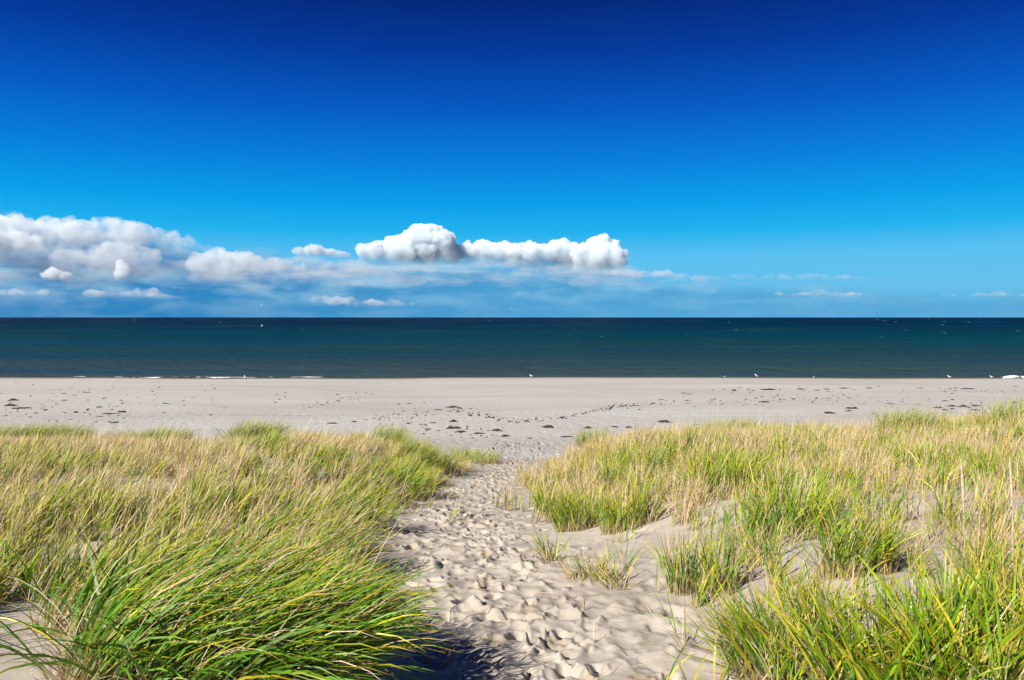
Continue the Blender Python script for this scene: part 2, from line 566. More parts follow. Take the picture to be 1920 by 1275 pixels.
# ---------------------------------------------------------------- cumulus clouds (real bodies of scattering vapour, 10 km out)
def cloud_material(name, dens, z0, z1, nlo, nhi, streak=False, scatter=(0.94, 0.975, 1.0)):
    m = bpy.data.materials.new(name)
    m.use_nodes = True
    t = NT(m.node_tree)
    t.n.clear()
    out = t.node('ShaderNodeOutputMaterial')
    vol = t.node('ShaderNodeVolumePrincipled')
    vol.inputs['Color'].default_value = (*scatter, 1)  # bluish shade and intervening air are put into the vapour's colour
    vol.inputs['Anisotropy'].default_value = 0.0
    geo = t.node('ShaderNodeNewGeometry')
    sp = t.node('ShaderNodeSeparateXYZ')
    t.link(geo.outputs['Position'], sp.inputs[0])
    f = t.smooth(sp.outputs[2], z0, z1)
    if streak:                                           # stretched into level layers
        nz = t.noise(t.comb(t.math('MULTIPLY', sp.outputs[0], 0.22), t.math('MULTIPLY', sp.outputs[1], 0.1), sp.outputs[2]), 0.0055, 5.0, 0.6)
    else:
        nz = t.noise(geo.outputs['Position'], 0.006, 4.0, 0.6)
    f = t.math('MULTIPLY', f, t.smooth(nz, nlo, nhi, 0.06, 1.0))
    t.link(t.math('MULTIPLY', f, dens), vol.inputs['Density'])
    t.link(vol.outputs[0], out.inputs['Volume'])
    return m


def ico(sub=2):
    import bmesh
    bm = bmesh.new()
    bmesh.ops.create_icosphere(bm, subdivisions=sub, radius=1.0)
    v = np.array([x.co[:] for x in bm.verts])
    f = np.array([[q.index for q in x.verts] for x in bm.faces])
    bm.free()
    return v, f


ICO_V, ICO_F = ico(2)


def cloud(lobes, Y, label, dens=1 / 45, voxel=22.0, flat=0.7, deep=1.0, kids=11, base_px=None, fade_px=30, rough=1.0, seed=1, wide=1.0, nlo=0.30, nhi=0.62, skirt=0.0, streak=False):
    r = random.Random(seed)
    k = Y / FPX
    sph = []
    full = [lobes[0]]
    for a, c in zip(lobes, lobes[1:]):                   # thinner vapour joins the lobes
        gap = math.hypot(c[0] - a[0], c[1] - a[1])
        m = int(gap / (0.75 * (a[2] + c[2]) * wide))
        for i in range(1, m + 1):
            s = i / (m + 1)
            full.append((a[0] + (c[0] - a[0]) * s, a[1] + (c[1] - a[1]) * s + 0.25 * (a[2] + c[2]), 0.32 * (a[2] + c[2])))
        full.append(c)
    lobes = full
    for (px, py, rp) in lobes:
        R = rp * k
        x = (px - 960) * k
        z = CAM_Z + (HOR - py) * k
        y = Y + r.uniform(-0.5, 0.5) * R * deep
        sph.append((x, y, z, R * wide, R * deep, R * flat))
        for j in range(kids):
            a = r.uniform(0, 2 * math.pi)
            e = r.uniform(-0.15, 1.0)
            dx, dy, dz = math.cos(a) * math.cos(e), math.sin(a) * math.cos(e), math.sin(e)
            rr = R * r.uniform(0.24, 0.46)
            cx, cy, cz = x + dx * R * wide * 0.85, y + dy * R * deep * 0.85, z + dz * R * flat * 0.85
            sph.append((cx, cy, cz, rr * (0.5 + 0.5 * wide), rr, rr * 0.9))
            for q in range(4):
                a2, e2 = r.uniform(0, 6.28), r.uniform(-0.2, 1.3)
                r3 = rr * r.uniform(0.3, 0.5)
                sph.append((cx + math.cos(a2) * math.cos(e2) * rr * 0.9, cy + math.sin(a2) * math.cos(e2) * rr * 0.9,
                            cz + math.sin(e2) * rr * 0.85, r3, r3, r3))
    if skirt:                                            # thinning vapour that hangs below the heads
        for (px, py, rp) in lobes:
            R = rp * k
            sph.append(((px - 960) * k, Y + R * 0.3, CAM_Z + (HOR - py - rp * skirt) * k, R * 1.25 * wide, R * deep, R * 0.8))
    vs, fs, off = [], [], 0
    for (x, y, z, a, b_, c) in sph:
        vs.append(ICO_V * (a, b_, c) + (x, y, z))
        fs.append(ICO_F + off)
        off += len(ICO_V)
    me = make_mesh('cloud_raw', np.concatenate(vs), tris=np.concatenate(fs))
    o = bpy.data.objects.new('cloud_raw', me)
    COL.objects.link(o)
    md = o.modifiers.new('fuse', 'REMESH')
    md.mode = 'VOXEL'
    md.voxel_size = voxel
    dg = bpy.context.evaluated_depsgraph_get()
    ev = o.evaluated_get(dg)
    em = bpy.data.meshes.new_from_object(ev)
    bpy.data.objects.remove(o)
    bpy.data.meshes.remove(me)
    n = len(em.vertices)
    co = np.empty(n * 3, np.float32)
    em.vertices.foreach_get('co', co)
    no = np.empty(n * 3, np.float32)
    em.vertices.foreach_get('normal', no)
    co, no = co.reshape(-1, 3).astype(float), no.reshape(-1, 3)
    s = 150.0
    b1 = 1 - 2 * np.abs(fbm(co[:, 0] / s, co[:, 1] / s, co[:, 2] / s, oct=1, seed=61))
    b2 = 1 - 2 * np.abs(fbm(co[:, 0] / 62, co[:, 1] / 62, co[:, 2] / 62, oct=3, seed=63, gain=0.6))
    co = co + no * (b1 * 16 + b2 * 15)[:, None] * rough
    co[:, 2] = np.maximum(co[:, 2], 60.0)
    em.vertices.foreach_set('co', co.astype(np.float32).ravel())
    em.name = 'cloud'
    em.update()
    em.shade_smooth()
    ys = [p[1] for p in lobes]
    zb = CAM_Z + (HOR - (base_px if base_px else max(ys))) * k
    m = cloud_material('cloud_vapour', dens, zb, zb + fade_px * k, nlo, nhi, streak)
    em.materials.clear()
    # origin at the cloud's base
    c0 = Vector((float(co[:, 0].mean()), float(co[:, 1].mean()), float(co[:, 2].min())))
    em.transform(Matrix.Translation(-c0))
    return add_obj('cloud', em, m, label=label, cat='cloud', group='clouds over the sea', loc=c0)


CLOUDS = [
    dict(lobes=[(-120, 500, 50), (-30, 505, 46), (60, 500, 44), (140, 508, 44), (230, 505, 42), (320, 500, 40), (400, 512, 38), (480, 514, 38), (560, 514, 36), (640, 516, 32)],
         Y=13500, dens=1 / 800, flat=0.9, wide=1.6, base_px=578, fade_px=70, voxel=40, seed=20, kids=5, nlo=0.42, nhi=0.64, streak=True,
         label='dim blue veil of cloud filling the left bank behind the white heaps'),
    dict(lobes=[(580, 506, 28), (680, 508, 32), (760, 508, 34), (850, 508, 34), (940, 508, 34), (1020, 510, 32), (1090, 512, 30), (1160, 516, 24), (1240, 522, 16), (1310, 526, 10)],
         Y=13000, dens=1 / 620, flat=0.9, wide=1.8, base_px=572, fade_px=60, voxel=36, seed=21, kids=5, nlo=0.42, nhi=0.64, streak=True,
         label='pale blue veil of cloud under the row of white heads'),
    # far, big left bank
    dict(lobes=[(-90, 430, 44), (-20, 436, 40), (40, 440, 38), (100, 440, 36), (160, 446, 36), (215, 440, 32), (262, 446, 30), (310, 458, 26), (350, 466, 20), (392, 474, 14)],
         Y=12500, dens=1 / 120, flat=0.9, wide=1.2, base_px=492, fade_px=90, rough=1.4, voxel=28, seed=2, nlo=0.34, nhi=0.66,
         skirt=1.1, label='long smooth cream topped cloud bank reaching in from the left edge'),
    dict(lobes=[(140, 490, 30), (180, 494, 38), (225, 482, 34), (268, 484, 30), (210, 514, 26), (120, 502, 20)],
         Y=11200, dens=1 / 140, base_px=535, fade_px=115, voxel=22, seed=3, rough=1.3, nlo=0.34, nhi=0.66,
         skirt=1.1, label='soft rounded cloud in the left bank above the small isolated puffs'),
    dict(lobes=[(-25, 458, 32), (20, 452, 22), (60, 460, 20)],
         Y=11000, dens=1 / 80, base_px=500, fade_px=66, voxel=24, seed=4, rough=1.5, nlo=0.34, nhi=0.66,
         label='bright cloud bulge at the very left edge below the bank top'),
    dict(lobes=[(378, 500, 26), (412, 490, 28), (448, 496, 32), (490, 506, 26), (430, 512, 26), (525, 500, 20), (560, 508, 14)],
         Y=10600, dens=1 / 95, base_px=540, fade_px=85, voxel=22, seed=5, rough=1.6, nlo=0.34, nhi=0.66,
         skirt=1.1, label='white heaped cloud in the middle of the left bank'),
    # the row of crisp heads
    dict(lobes=[(562, 474, 10), (590, 470, 14), (615, 474, 12), (645, 480, 10)],
         Y=10400, dens=1 / 60, flat=0.6, wide=1.3, base_px=488, fade_px=20, voxel=16, seed=6, rough=1.2,
         label='small flat white cloud just left of the tallest cloud tower'),
    dict(lobes=[(684, 474, 13), (708, 474, 18), (742, 470, 24), (775, 452, 22), (790, 446, 22), (812, 444, 20), (832, 456, 22), (795, 472, 34), (755, 482, 28), (842, 478, 22)],
         Y=10000, dens=1 / 40, nlo=0.25, nhi=0.52, flat=1.0, base_px=500, fade_px=52, voxel=15, seed=7, rough=1.25,
         skirt=1.3, label='tallest bright white cumulus tower near the middle of the sky'),
    dict(lobes=[(862, 474, 18), (885, 470, 16), (905, 464, 16), (918, 472, 20), (938, 474, 20), (960, 480, 17)],
         Y=10200, dens=1 / 42, nlo=0.25, nhi=0.52, wide=1.2, base_px=500, fade_px=46, voxel=16, seed=8, rough=1.25,
         skirt=1.3, label='low white cumulus just right of the tallest tower'),
    dict(lobes=[(972, 472, 17), (1000, 476, 21), (1025, 478, 21), (1048, 466, 18), (1058, 474, 22), (1078, 476, 18), (1060, 488, 24)],
         Y=10100, dens=1 / 42, nlo=0.25, nhi=0.52, wide=1.15, base_px=508, fade_px=54, voxel=16, seed=9, rough=1.25,
         skirt=1.3, label='white lumpy cumulus between the low one and the rightmost head'),
    dict(lobes=[(1094, 482, 22), (1118, 462, 16), (1128, 456, 13), (1138, 472, 23), (1116, 490, 27), (1152, 488, 20), (1166, 478, 8)],
         Y=9900, dens=1 / 40, nlo=0.25, nhi=0.52, flat=1.0, base_px=514, fade_px=60, voxel=15, seed=10, rough=1.25,
         skirt=1.3, label='rightmost white cumulus head ending the tall cloud row'),
    dict(lobes=[(590, 500, 16), (622, 504, 16), (655, 500, 15), (690, 508, 14), (720, 506, 10)],
         Y=11600, dens=1 / 260, wide=1.5, base_px=522, fade_px=40, voxel=22, seed=22, rough=1.5, nlo=0.36, nhi=0.66,
         label='dim cloud patch under the small flat cloud left of the tower'),
    dict(lobes=[(985, 512, 12), (1030, 508, 13), (1075, 506, 15), (1120, 512, 15), (1165, 512, 12), (1200, 516, 9)],
         Y=11600, dens=1 / 200, wide=1.9, flat=0.7, base_px=526, fade_px=32, voxel=22, seed=23, rough=1.5, nlo=0.36, nhi=0.66,
         label='white tapering shelf of cloud directly below the rightmost head'),
    dict(lobes=[(1330, 522, 6), (1390, 520, 7), (1450, 521, 8), (1520, 520, 8), (1590, 521, 7), (1650, 523, 4), (1695, 525, 2.5)],
         Y=11800, dens=1 / 220, wide=4.0, flat=0.7, base_px=530, fade_px=20, voxel=18, seed=24, rough=0.6, nlo=0.36, nhi=0.62,
         label='long thin cloud streak tapering out over the right half of the sea'),
    # puffs and low scraps
    dict(lobes=[(88, 518, 9), (105, 514, 13), (125, 519, 9)], Y=9000, dens=1 / 55, base_px=529, fade_px=12, voxel=16, seed=11,
         label='isolated white puff low at left with a flat base'),
    dict(lobes=[(230, 497, 8), (238, 508, 11), (228, 516, 8)], Y=9000, dens=1 / 55, flat=1.0, base_px=527, fade_px=14, voxel=15, seed=12,
         label='small upright white puff right of the isolated flat based one'),
    dict(lobes=[(18, 549, 8), (50, 550, 5), (75, 549, 7)], Y=9300, dens=1 / 110, wide=2.6, flat=0.6, nlo=0.36, nhi=0.66, base_px=557, fade_px=10, voxel=15, seed=13,
         label='low white scrap of cloud near the horizon at far left'),
    dict(lobes=[(180, 551, 8), (205, 552, 6), (240, 552, 7), (275, 550, 10), (300, 556, 8), (325, 562, 7)], Y=9500, dens=1 / 110, wide=2.6, flat=0.6, nlo=0.36, nhi=0.66, base_px=561, fade_px=12, voxel=15, seed=14,
         label='low broken row of white cloud scraps above the left horizon'),
    dict(lobes=[(602, 563, 9), (642, 564, 9), (665, 570, 7), (700, 570, 9), (735, 570, 9), (765, 571, 5)], Y=9300, dens=1 / 110, wide=2.6, flat=0.6, nlo=0.36, nhi=0.66, base_px=579, fade_px=14, voxel=15, seed=15,
         label='low pair of white puffs and veil under the tallest tower'),
    dict(lobes=[(1150, 512, 7), (1190, 512, 7), (1215, 516, 8), (1240, 513, 7), (1275, 519, 7), (1310, 522, 5)], Y=9600, dens=1 / 110, wide=2.6, flat=0.6, nlo=0.36, nhi=0.66, base_px=527, fade_px=14, voxel=15, seed=16,
         label='thin white shelf of cloud low to the right of the cloud row'),
    dict(lobes=[(1460, 551, 4), (1515, 551, 5), (1535, 549, 7), (1560, 552, 6), (1600, 554, 5)], Y=9600, dens=1 / 110, wide=2.6, flat=0.6, nlo=0.36, nhi=0.66, base_px=558, fade_px=8, voxel=13, seed=17,
         label='thin strip of small white puffs low over the right part of the sea'),
    dict(lobes=[(1770, 553, 4), (1840, 553, 5), (1872, 550, 5), (1905, 553, 6), (1950, 552, 6)], Y=9600, dens=1 / 110, wide=2.6, flat=0.6, nlo=0.36, nhi=0.66, base_px=559, fade_px=8, voxel=13, seed=18,
         label='low white puffs near the horizon at the right edge'),
]
for c in CLOUDS:
    cloud(**c)
# ---------------------------------------------------------------- beach grass
M_GRASS, t, b = material('beach_grass')
at = t.node('ShaderNodeAttribute', attribute_name='blade_colour')
t.link(at.outputs['Color'], b.inputs['Base Color'])
b.inputs['Roughness'].default_value = 0.45
b.inputs['Specular IOR Level'].default_value = 0.35
tr = t.node('ShaderNodeBsdfTranslucent')
t.link(t.mix(1.0, at.outputs['Color'], (1.0, 1.0, 0.7), 'MULTIPLY'), tr.inputs['Color'])
mx = t.node('ShaderNodeMixShader')
mx.inputs[0].default_value = 0.22
t.link(b.outputs[0], mx.inputs[1])
t.link(tr.outputs[0], mx.inputs[2])
t.link(mx.outputs[0], t.n['Material Output'].inputs['Surface'])

GREEN = np.array([0.060, 0.180, 0.008])
LIME = np.array([0.235, 0.380, 0.010])
YELLOW = np.array([0.640, 0.470, 0.030])
TAN = np.array([0.560, 0.420, 0.220])
STRAW = np.array([0.620, 0.490, 0.345])
STEM = np.array([0.480, 0.345, 0.245])
RUST = np.array([0.420, 0.230, 0.060])
WIND = math.atan2(0.25, 1.0)                             # the wind blows to the right and a little away


def blades(base, az, th0, bend, length, width, twist, cb, cm, ct, seg):
    """curved tapering leaves; returns verts, tris, colours"""
    n = len(az)
    S = np.linspace(0, 1, seg + 1)
    P = np.zeros((n, seg + 1, 3))
    T = np.zeros((n, seg + 1, 3))
    P[:, 0] = base
    for k in range(seg + 1):
        th = th0 + bend * S[k] ** 1.25
        T[:, k] = np.stack([np.sin(th) * np.cos(az), np.sin(th) * np.sin(az), np.cos(th)], -1)
        if k:
            P[:, k] = P[:, k - 1] + 0.5 * (T[:, k] + T[:, k - 1]) * (length / seg)[:, None]
    side = np.stack([-np.sin(az), np.cos(az), np.zeros(n)], -1)
    prof = np.interp(S, [0, 0.15, 0.5, 0.8, 1], [0.7, 1.0, 0.85, 0.5, 0.0])
    verts, cols = [], []
    for k in range(seg + 1):
        nrm = np.cross(T[:, k], side)
        tw = twist + 0.9 * S[k]
        wv = side * np.cos(tw)[:, None] + nrm * np.sin(tw)[:, None]
        s = S[k]
        if s < 0.45:
            f = sstep(s, 0.08, 0.38)
            c = cb * (1 - f) + cm * f
        else:
            f = sstep(s, 0.5, 1.0)
            c = cm * (1 - f) + ct * f
        if k < seg:
            h = (width * prof[k] * 0.5)[:, None]
            verts += [P[:, k] - wv * h, P[:, k] + wv * h]
            cols += [c, c]
        else:
            verts.append(P[:, k])
            cols.append(c)
    nv = 2 * seg + 1
    Vv = np.stack(verts, 1).reshape(-1, 3)
    Cc = np.stack(cols, 1).reshape(-1, 3)
    tri = []
    for k in range(seg - 1):
        a = 2 * k
        tri += [(a, a + 1, a + 3), (a, a + 3, a + 2)]
    a = 2 * (seg - 1)
    tri.append((a, a + 1, a + 2))
    tri = np.array(tri)
    Tt = (tri[None] + (np.arange(n) * nv)[:, None, None]).reshape(-1, 3)
    return Vv, Tt, Cc


def blade_colours(n, g, r, dark=0.0):
    """colours at base, middle and tip for n leaves; g = share of green leaves"""
    g = np.broadcast_to(g, (n,))
    u = r.random(n)
    green = u < g
    k = r.random((n, 1)) ** 1.3 * (1 - dark)
    mid_g = GREEN * (1 - k) + LIME * k
    mid_g = np.where(r.random((n, 1)) < 0.16 * (1 - dark), YELLOW * 0.75 + LIME * 0.25, mid_g)
    k2 = r.random((n, 1))
    tip_g = np.where(k2 < 0.42 + 0.4 * dark, mid_g * 0.6 + LIME * 0.4, np.where(k2 < 0.85, YELLOW * 0.6 + LIME * 0.4, RUST * 0.5 + YELLOW * 0.5))
    k3 = r.random((n, 1))
    mid_d = TAN * (1 - k3) + STRAW * k3
    yl = r.random((n, 1)) < 0.26
    mid_d = np.where(yl, YELLOW * 0.6 + TAN * 0.4, mid_d)
    tip_d = mid_d * 0.85 + STRAW * 0.15
    v = r.uniform(0.70, 1.22, (n, 1))
    gm = green[:, None]
    cb = np.where(gm, STEM * 0.8 + mid_g * 0.2, STEM)
    return cb * v, np.where(gm, mid_g, mid_d) * v, np.where(gm, tip_g, tip_d) * v, green


def grass_mesh(name, parts):
    vs, ts, cs, off = [], [], [], 0
    for v, tt, c in parts:
        vs.append(v)
        ts.append(tt + off)
        cs.append(c)
        off += len(v)
    me = make_mesh(name, np.concatenate(vs), tris=np.concatenate(ts))
    vcol(me, 'blade_colour', np.concatenate(cs))
    me.materials.append(M_GRASS)
    return me


# --- where the grass grows: bare ground outlined on the photograph, tested at each plant's foot
PATH_POLY = [(640, 1400), (660, 1275), (630, 1170), (610, 1090), (610, 1040), (640, 1000), (685, 968), (740, 942), (778, 920), (796, 902),
             (830, 886), (895, 874), (932, 866), (934, 852), (915, 842), (1045, 838), (1015, 858), (992, 872), (980, 892), (990, 925), (1005, 960), (1035, 985), (1100, 990),
             (1180, 988), (1240, 990), (1285, 1010), (1305, 1060), (1325, 1110), (1325, 1160), (1330, 1200), (1350, 1275), (1390, 1400)]
BARE = [(40, 1258, 160, 54), (402, 886, 16, 6), (470, 893, 18, 6), (1640, 908, 26, 10), (1560, 1096, 95, 26), (1625, 1085, 60, 24), (1490, 1118, 90, 24),
        (1380, 985, 30, 10), (1440, 1010, 24, 10), (1350, 1062, 34, 14), (1870, 1040, 24, 9), (1295, 972, 34, 10), (1700, 1110, 40, 14), (1400, 1085, 26, 12)]
LUSH = [(490, 862, 50, 14, 0.5), (600, 895, 120, 24, 0.35), (740, 905, 70, 26, 0.5), (780, 835, 70, 18, 0.5), (870, 862, 60, 10, 0.5), (90, 1010, 120, 50, 0.35),
        (640, 960, 90, 20, 0.3), (1180, 905, 70, 16, 0.5), (1350, 912, 50, 16, 0.5), (1480, 985, 90, 34, 0.45), (1120, 830, 40, 16, 0.45), (1640, 870, 40, 10, 0.4),
        (1750, 1180, 260, 90, 0.45), (1650, 1010, 110, 30, 0.3), (1850, 960, 90, 40, 0.3), (60, 1090, 100, 40, 0.3)]


def in_poly(px, py, poly):
    ins = np.zeros(px.shape, bool)
    j = len(poly) - 1
    for i in range(len(poly)):
        (xi, yi), (xj, yj) = poly[i], poly[j]
        if yi != yj:
            ins ^= ((yi > py) != (yj > py)) & (px < (xj - xi) * (py - yi) / (yj - yi) + xi)
        j = i
    return ins


def field(px, py, spots, default_w=1.0):
    s = np.zeros(px.shape)
    for sp_ in spots:
        w = sp_[4] if len(sp_) > 4 else default_w
        e = ((px - sp_[0]) / sp_[2]) ** 2 + ((py - sp_[1]) / sp_[3]) ** 2
        s = np.maximum(s, w * (1 - sstep(np.sqrt(e), 0.7, 1.15)))
    return s


def sow(side, seed):
    r = np.random.default_rng(seed)
    n = 110000 if side < 0 else 84000
    y = 1.5 + 20.0 * r.random(n) ** 0.72
    wid = 0.78 * y + 2.6
    x = (r.random(n) * 2 - 1) * wid
    z = height(x, y)
    px, py = to_px(x, np.maximum(y, 0.5), z)
    pc = spl(y, PC_Y, PC_X)
    keep = (x < pc) if side < 0 else (x >= pc)
    strag = np.where(r.random(n) < 0.3, 4.5, 1.0)          # stragglers stand out on the open sand
    jx, jy = 40 * fbm(x * 1.7, y * 1.7, oct=3, seed=71) + r.normal(0, 1, n) * strag * 9, 14 * fbm(x * 1.7, y * 1.7, oct=3, seed=73) + r.normal(0, 1, n) * strag * 4
    keep &= ~in_poly(px + jx, py + jy, PATH_POLY)
    keep &= np.abs(x - pc) > np.where(y < 3.2, 0.6, 0.25)
    bare = field(px + jx, py + jy * 0.5, BARE)
    # plants draw together into tufts: pull every culm towards the nearest tuft centre
    cell = 0.40 if side < 0 else 0.46
    best, bcx, bcy, bid = np.full(n, 9e9), x.copy(), y.copy(), np.zeros(n)
    ci, cj = np.floor(x / cell), np.floor(y / cell)
    zi = np.zeros(n, np.int64)
    for oi in (-1, 0, 1):
        for oj in (-1, 0, 1):
            a_, b_ = (ci + oi).astype(np.int64), (cj + oj).astype(np.int64)
            cx, cy = (a_ + 0.1 + 0.8 * _hash(a_, b_, zi, 5)) * cell, (b_ + 0.1 + 0.8 * _hash(a_, b_, zi, 6)) * cell
            dd = (cx - x) ** 2 + (cy - y) ** 2
            w = dd < best
            best, bcx, bcy, bid = np.where(w, dd, best), np.where(w, cx, bcx), np.where(w, cy, bcy), np.where(w, _hash(a_, b_, zi, 7), bid)
    if side < 0:
        keep &= ~(y < 3.1)
    pull = np.where(r.random(n) < (0.6 if side < 0 else 0.72), r.uniform(0.4, 0.85, n), 0.0)
    x, y = x + (bcx - x) * pull, y + (bcy - y) * pull
    z = height(x, y)
    # the seaward foot of the dunes, uneven
    foot = (17.0 if side < 0 else 17.2) + 1.3 * fbm(x / 2.2, x * 0 + 4.4, oct=3, seed=75)
    cl = fbm(x / 0.75, y / 0.75, oct=3, seed=77)
    fill = sstep(cl, -0.48, 0.16) * (0.4 + 0.6 * sstep(bid, 0.0, 0.4)) if side < 0 else sstep(cl, -0.42, 0.18) * (0.35 + 0.65 * sstep(bid, 0.05, 0.5))
    if side > 0:
        fill = np.where(y > 8.0, np.maximum(fill, 0.55), np.maximum(np.where((y > 4.3) & (y < 7.6), fill * sstep(cl, -0.25, 0.3) ** 0.5 * 0.85, fill), 0.10))
    fill = fill * (1 - bare) * (1 - sstep(y, foot - 0.8, foot))
    keep &= r.random(n) < fill * np.where(y > 10, 0.95, 0.85)
    if side < 0:                                        # room for the big blown clump in front
        e = ((x + 1.2) / 0.62) ** 2 + ((y - 3.3) / 0.65) ** 2
        keep &= ~((e < 1) & (r.random(n) < 0.8))
    x, y, z, px, py, cl, bid = [a[keep] for a in (x, y, z, px, py, cl, bid)]
    m = len(x)
    lush = field(px, py + 12, LUSH)
    crest = sstep(y, 7.5, 13.0)
    g = (0.22 if side < 0 else 0.36) + 0.6 * fbm(x / 1.3, y / 1.3, oct=3, seed=79) - 0.20 * crest + 0.25 * sstep(5.5 - y, 0, 2) + 0.55 * (bid - 0.5)
    g = np.clip(np.maximum(g, lush * 1.6), 0.08, 0.94)
    if side < 0:
        hb = np.interp(y, [2, 4, 8, 13, 15, 18], [0.36, 0.35, 0.30, 0.265, 0.22, 0.21])
    else:
        hb = np.interp(y, [2, 3.5, 6, 9, 13, 15, 18], [0.34, 0.32, 0.30, 0.31, 0.31, 0.28, 0.26])
    hgt = hb * (1 + 0.28 * fbm(x / 0.8, y / 0.8, oct=2, seed=81) + 0.45 * (bid - 0.5)) * (1 + 0.22 * lush)
    out = []
    for near_, lo, hi, per, seg in ((0, 0, 5.2, 7, 5), (1, 5.2, 9.0, 6, 4), (2, 9.0, 40, 6, 3)):
        s = (y >= lo) & (y < hi)
        k = int(s.sum())
        if not k:
            continue
        rep = lambda a: np.repeat(a[s], per)
        N = k * per
        bx = rep(x) + r.normal(0, 0.022, N)
        by = rep(y) + r.normal(0, 0.022, N)
        bz = rep(z) - 0.015
        G = rep(g)
        cb, cm, ct, green = blade_colours(N, G, r)
        L = rep(hgt) * r.uniform(0.55, 1.25, N) * np.where(green, 1.0, 1.06)
        caz = np.repeat(r.uniform(0, 2 * math.pi, k), per)
        if side < 0:
            a_w, sp_az, t0, t0s, bd, bds = WIND, 0.7, 0.32, 0.20, 0.58, 0.35
        else:
            a_w, sp_az, t0, t0s, bd, bds = WIND, 1.0, 0.22, 0.16, 0.45, 0.35
        tall = (~green) & (r.random(N) < 0.05)
        L = np.where(tall, L * 1.55, L)
        azb = a_w + r.normal(0, sp_az, N) + (rep(bid) - 0.5) * (0.6 if side < 0 else 2.2)
        stray = r.random(N) < (0.10 if side < 0 else 0.30)
        azb = np.where(stray, r.uniform(0, 2 * math.pi, N), azb)
        th0 = np.abs(r.normal(t0, t0s, N))
        bnd = np.clip(r.normal(bd, bds, N) + (rep(bid) - 0.5) * 0.4, -0.2, 1.9) * np.where(green, 1.0, 0.8) * np.where(tall, 0.4, 1.0)
        wd = np.where(green, r.uniform(0.0065, 0.0135, N), r.uniform(0.003, 0.0060, N) * (1.0 if lo < 5.1 else 1.2)) * (1.0 if lo < 9 else 1.2)
        out.append(blades(np.stack([bx, by, bz], -1), azb, th0, bnd, L, wd, r.normal(0, 0.8, N), cb, cm, ct, seg))
    # dead litter of broken straws low between the plants
    s = (y < 8) & (r.random(m) < 0.55)
    k = int(s.sum())
    if k:
        cb, cm, ct, _ = blade_colours(k, 0.0, r)
        out.append(blades(np.stack([x[s] + r.normal(0, 0.05, k), y[s] + r.normal(0, 0.05, k), z[s] + r.uniform(0, 0.02, k)], -1), r.uniform(0, 6.28, k),
                          r.uniform(0.5, 1.5, k), r.uniform(0, 0.3, k), r.uniform(0.10, 0.32, k), r.uniform(0.002, 0.004, k), r.normal(0, 0.8, k), cb * 0.9, cm * 0.9, ct * 0.9, 2))
    return grass_mesh('dune_grass', out), m


for sd, seed_, lb in ((-1, 101, 'wind combed tan and green beach grass covering the left dune'),
                      (1, 202, 'tan and green beach grass in loose tufts covering the right dune')):
    me, cnt = sow(sd, seed_)
    add_obj('dune_grass', me, label=lb, kind='stuff')
# ---------------------------------------------------------------- single tufts, clumps and sprigs of grass
def empty(name, loc, label, cat, group=None):
    o = bpy.data.objects.new(name, None)
    COL.objects.link(o)
    o.location = loc
    o.empty_display_size = 0.1
    o['label'], o['category'] = label, cat
    if group:
        o['group'] = group
    return o


def tuft_arrays(r, n, rx, ry, hgt, lean, bend, az0, spread, green, wide, origin, stem=False, dark=0.0, fanp=0.45):
    a = r.uniform(0, 2 * math.pi, n)
    q = np.sqrt(r.random(n))
    dx, dy = rx * q * np.cos(a), ry * q * np.sin(a)
    bz = height(origin.x + dx, origin.y + dy) - origin.z - 0.015
    cb, cm, ct, gm = blade_colours(n, green, r, dark)
    out = np.arctan2(dy / ry, dx / rx)
    azb = az0 + r.normal(0, spread, n)
    fan = r.random(n) < fanp
    azb = np.where(fan, out + r.normal(0, 0.5, n), azb)
    L = hgt * r.uniform(0.6, 1.18, n)
    th0 = np.abs(r.normal(lean, 0.16, n)) * np.where(fan, 0.6 + 0.6 * q, 1.0)
    bnd = np.clip(r.normal(bend, 0.3, n), -0.1, 2.0)
    wd = np.where(gm, r.uniform(0.006, 0.0125, n), r.uniform(0.0026, 0.0055, n)) * wide
    if stem:                                             # short dead bases and broken straws
        L = hgt * r.uniform(0.2, 0.55, n)
        wd = r.uniform(0.003, 0.007, n) * wide
        cb, cm, ct = cb * 1.05, cm, ct
        bnd *= 0.35
    return np.stack([dx, dy, bz], -1), azb, th0, bnd, L, wd, r.normal(0, 0.8, n), cb, cm, ct


def tuft(name, px, py, label, n=200, rx=0.2, ry=None, hgt=0.45, lean=0.22, bend=0.45, az0=WIND, spread=0.9, green=0.8, wide=1.0, seg=4, dead=0.35, seed=1, cat='grass tuft',
         group=None, at=None, dark=0.0, fanp=0.45):
    r = np.random.default_rng(seed)
    g = at if at is not None else ground(px, py)
    root = empty(name, g, label, cat, group)
    ry = ry or rx
    args = tuft_arrays(r, n, rx, ry, hgt, lean, bend, az0, spread, green, wide, g, dark=dark, fanp=fanp)
    add_obj('leaf_blades', grass_mesh('leaf_blades', [blades(*args, seg)]), parent=root, kind='stuff')
    k = int(n * dead)
    if k:
        args = tuft_arrays(r, k, rx * 1.05, ry * 1.05, hgt, lean * 1.2, bend, az0, 1.6, 0.0, wide, g, stem=True)
        add_obj('dry_stems', grass_mesh('dry_stems', [blades(*args, 3)]), parent=root, kind='stuff')
    return root


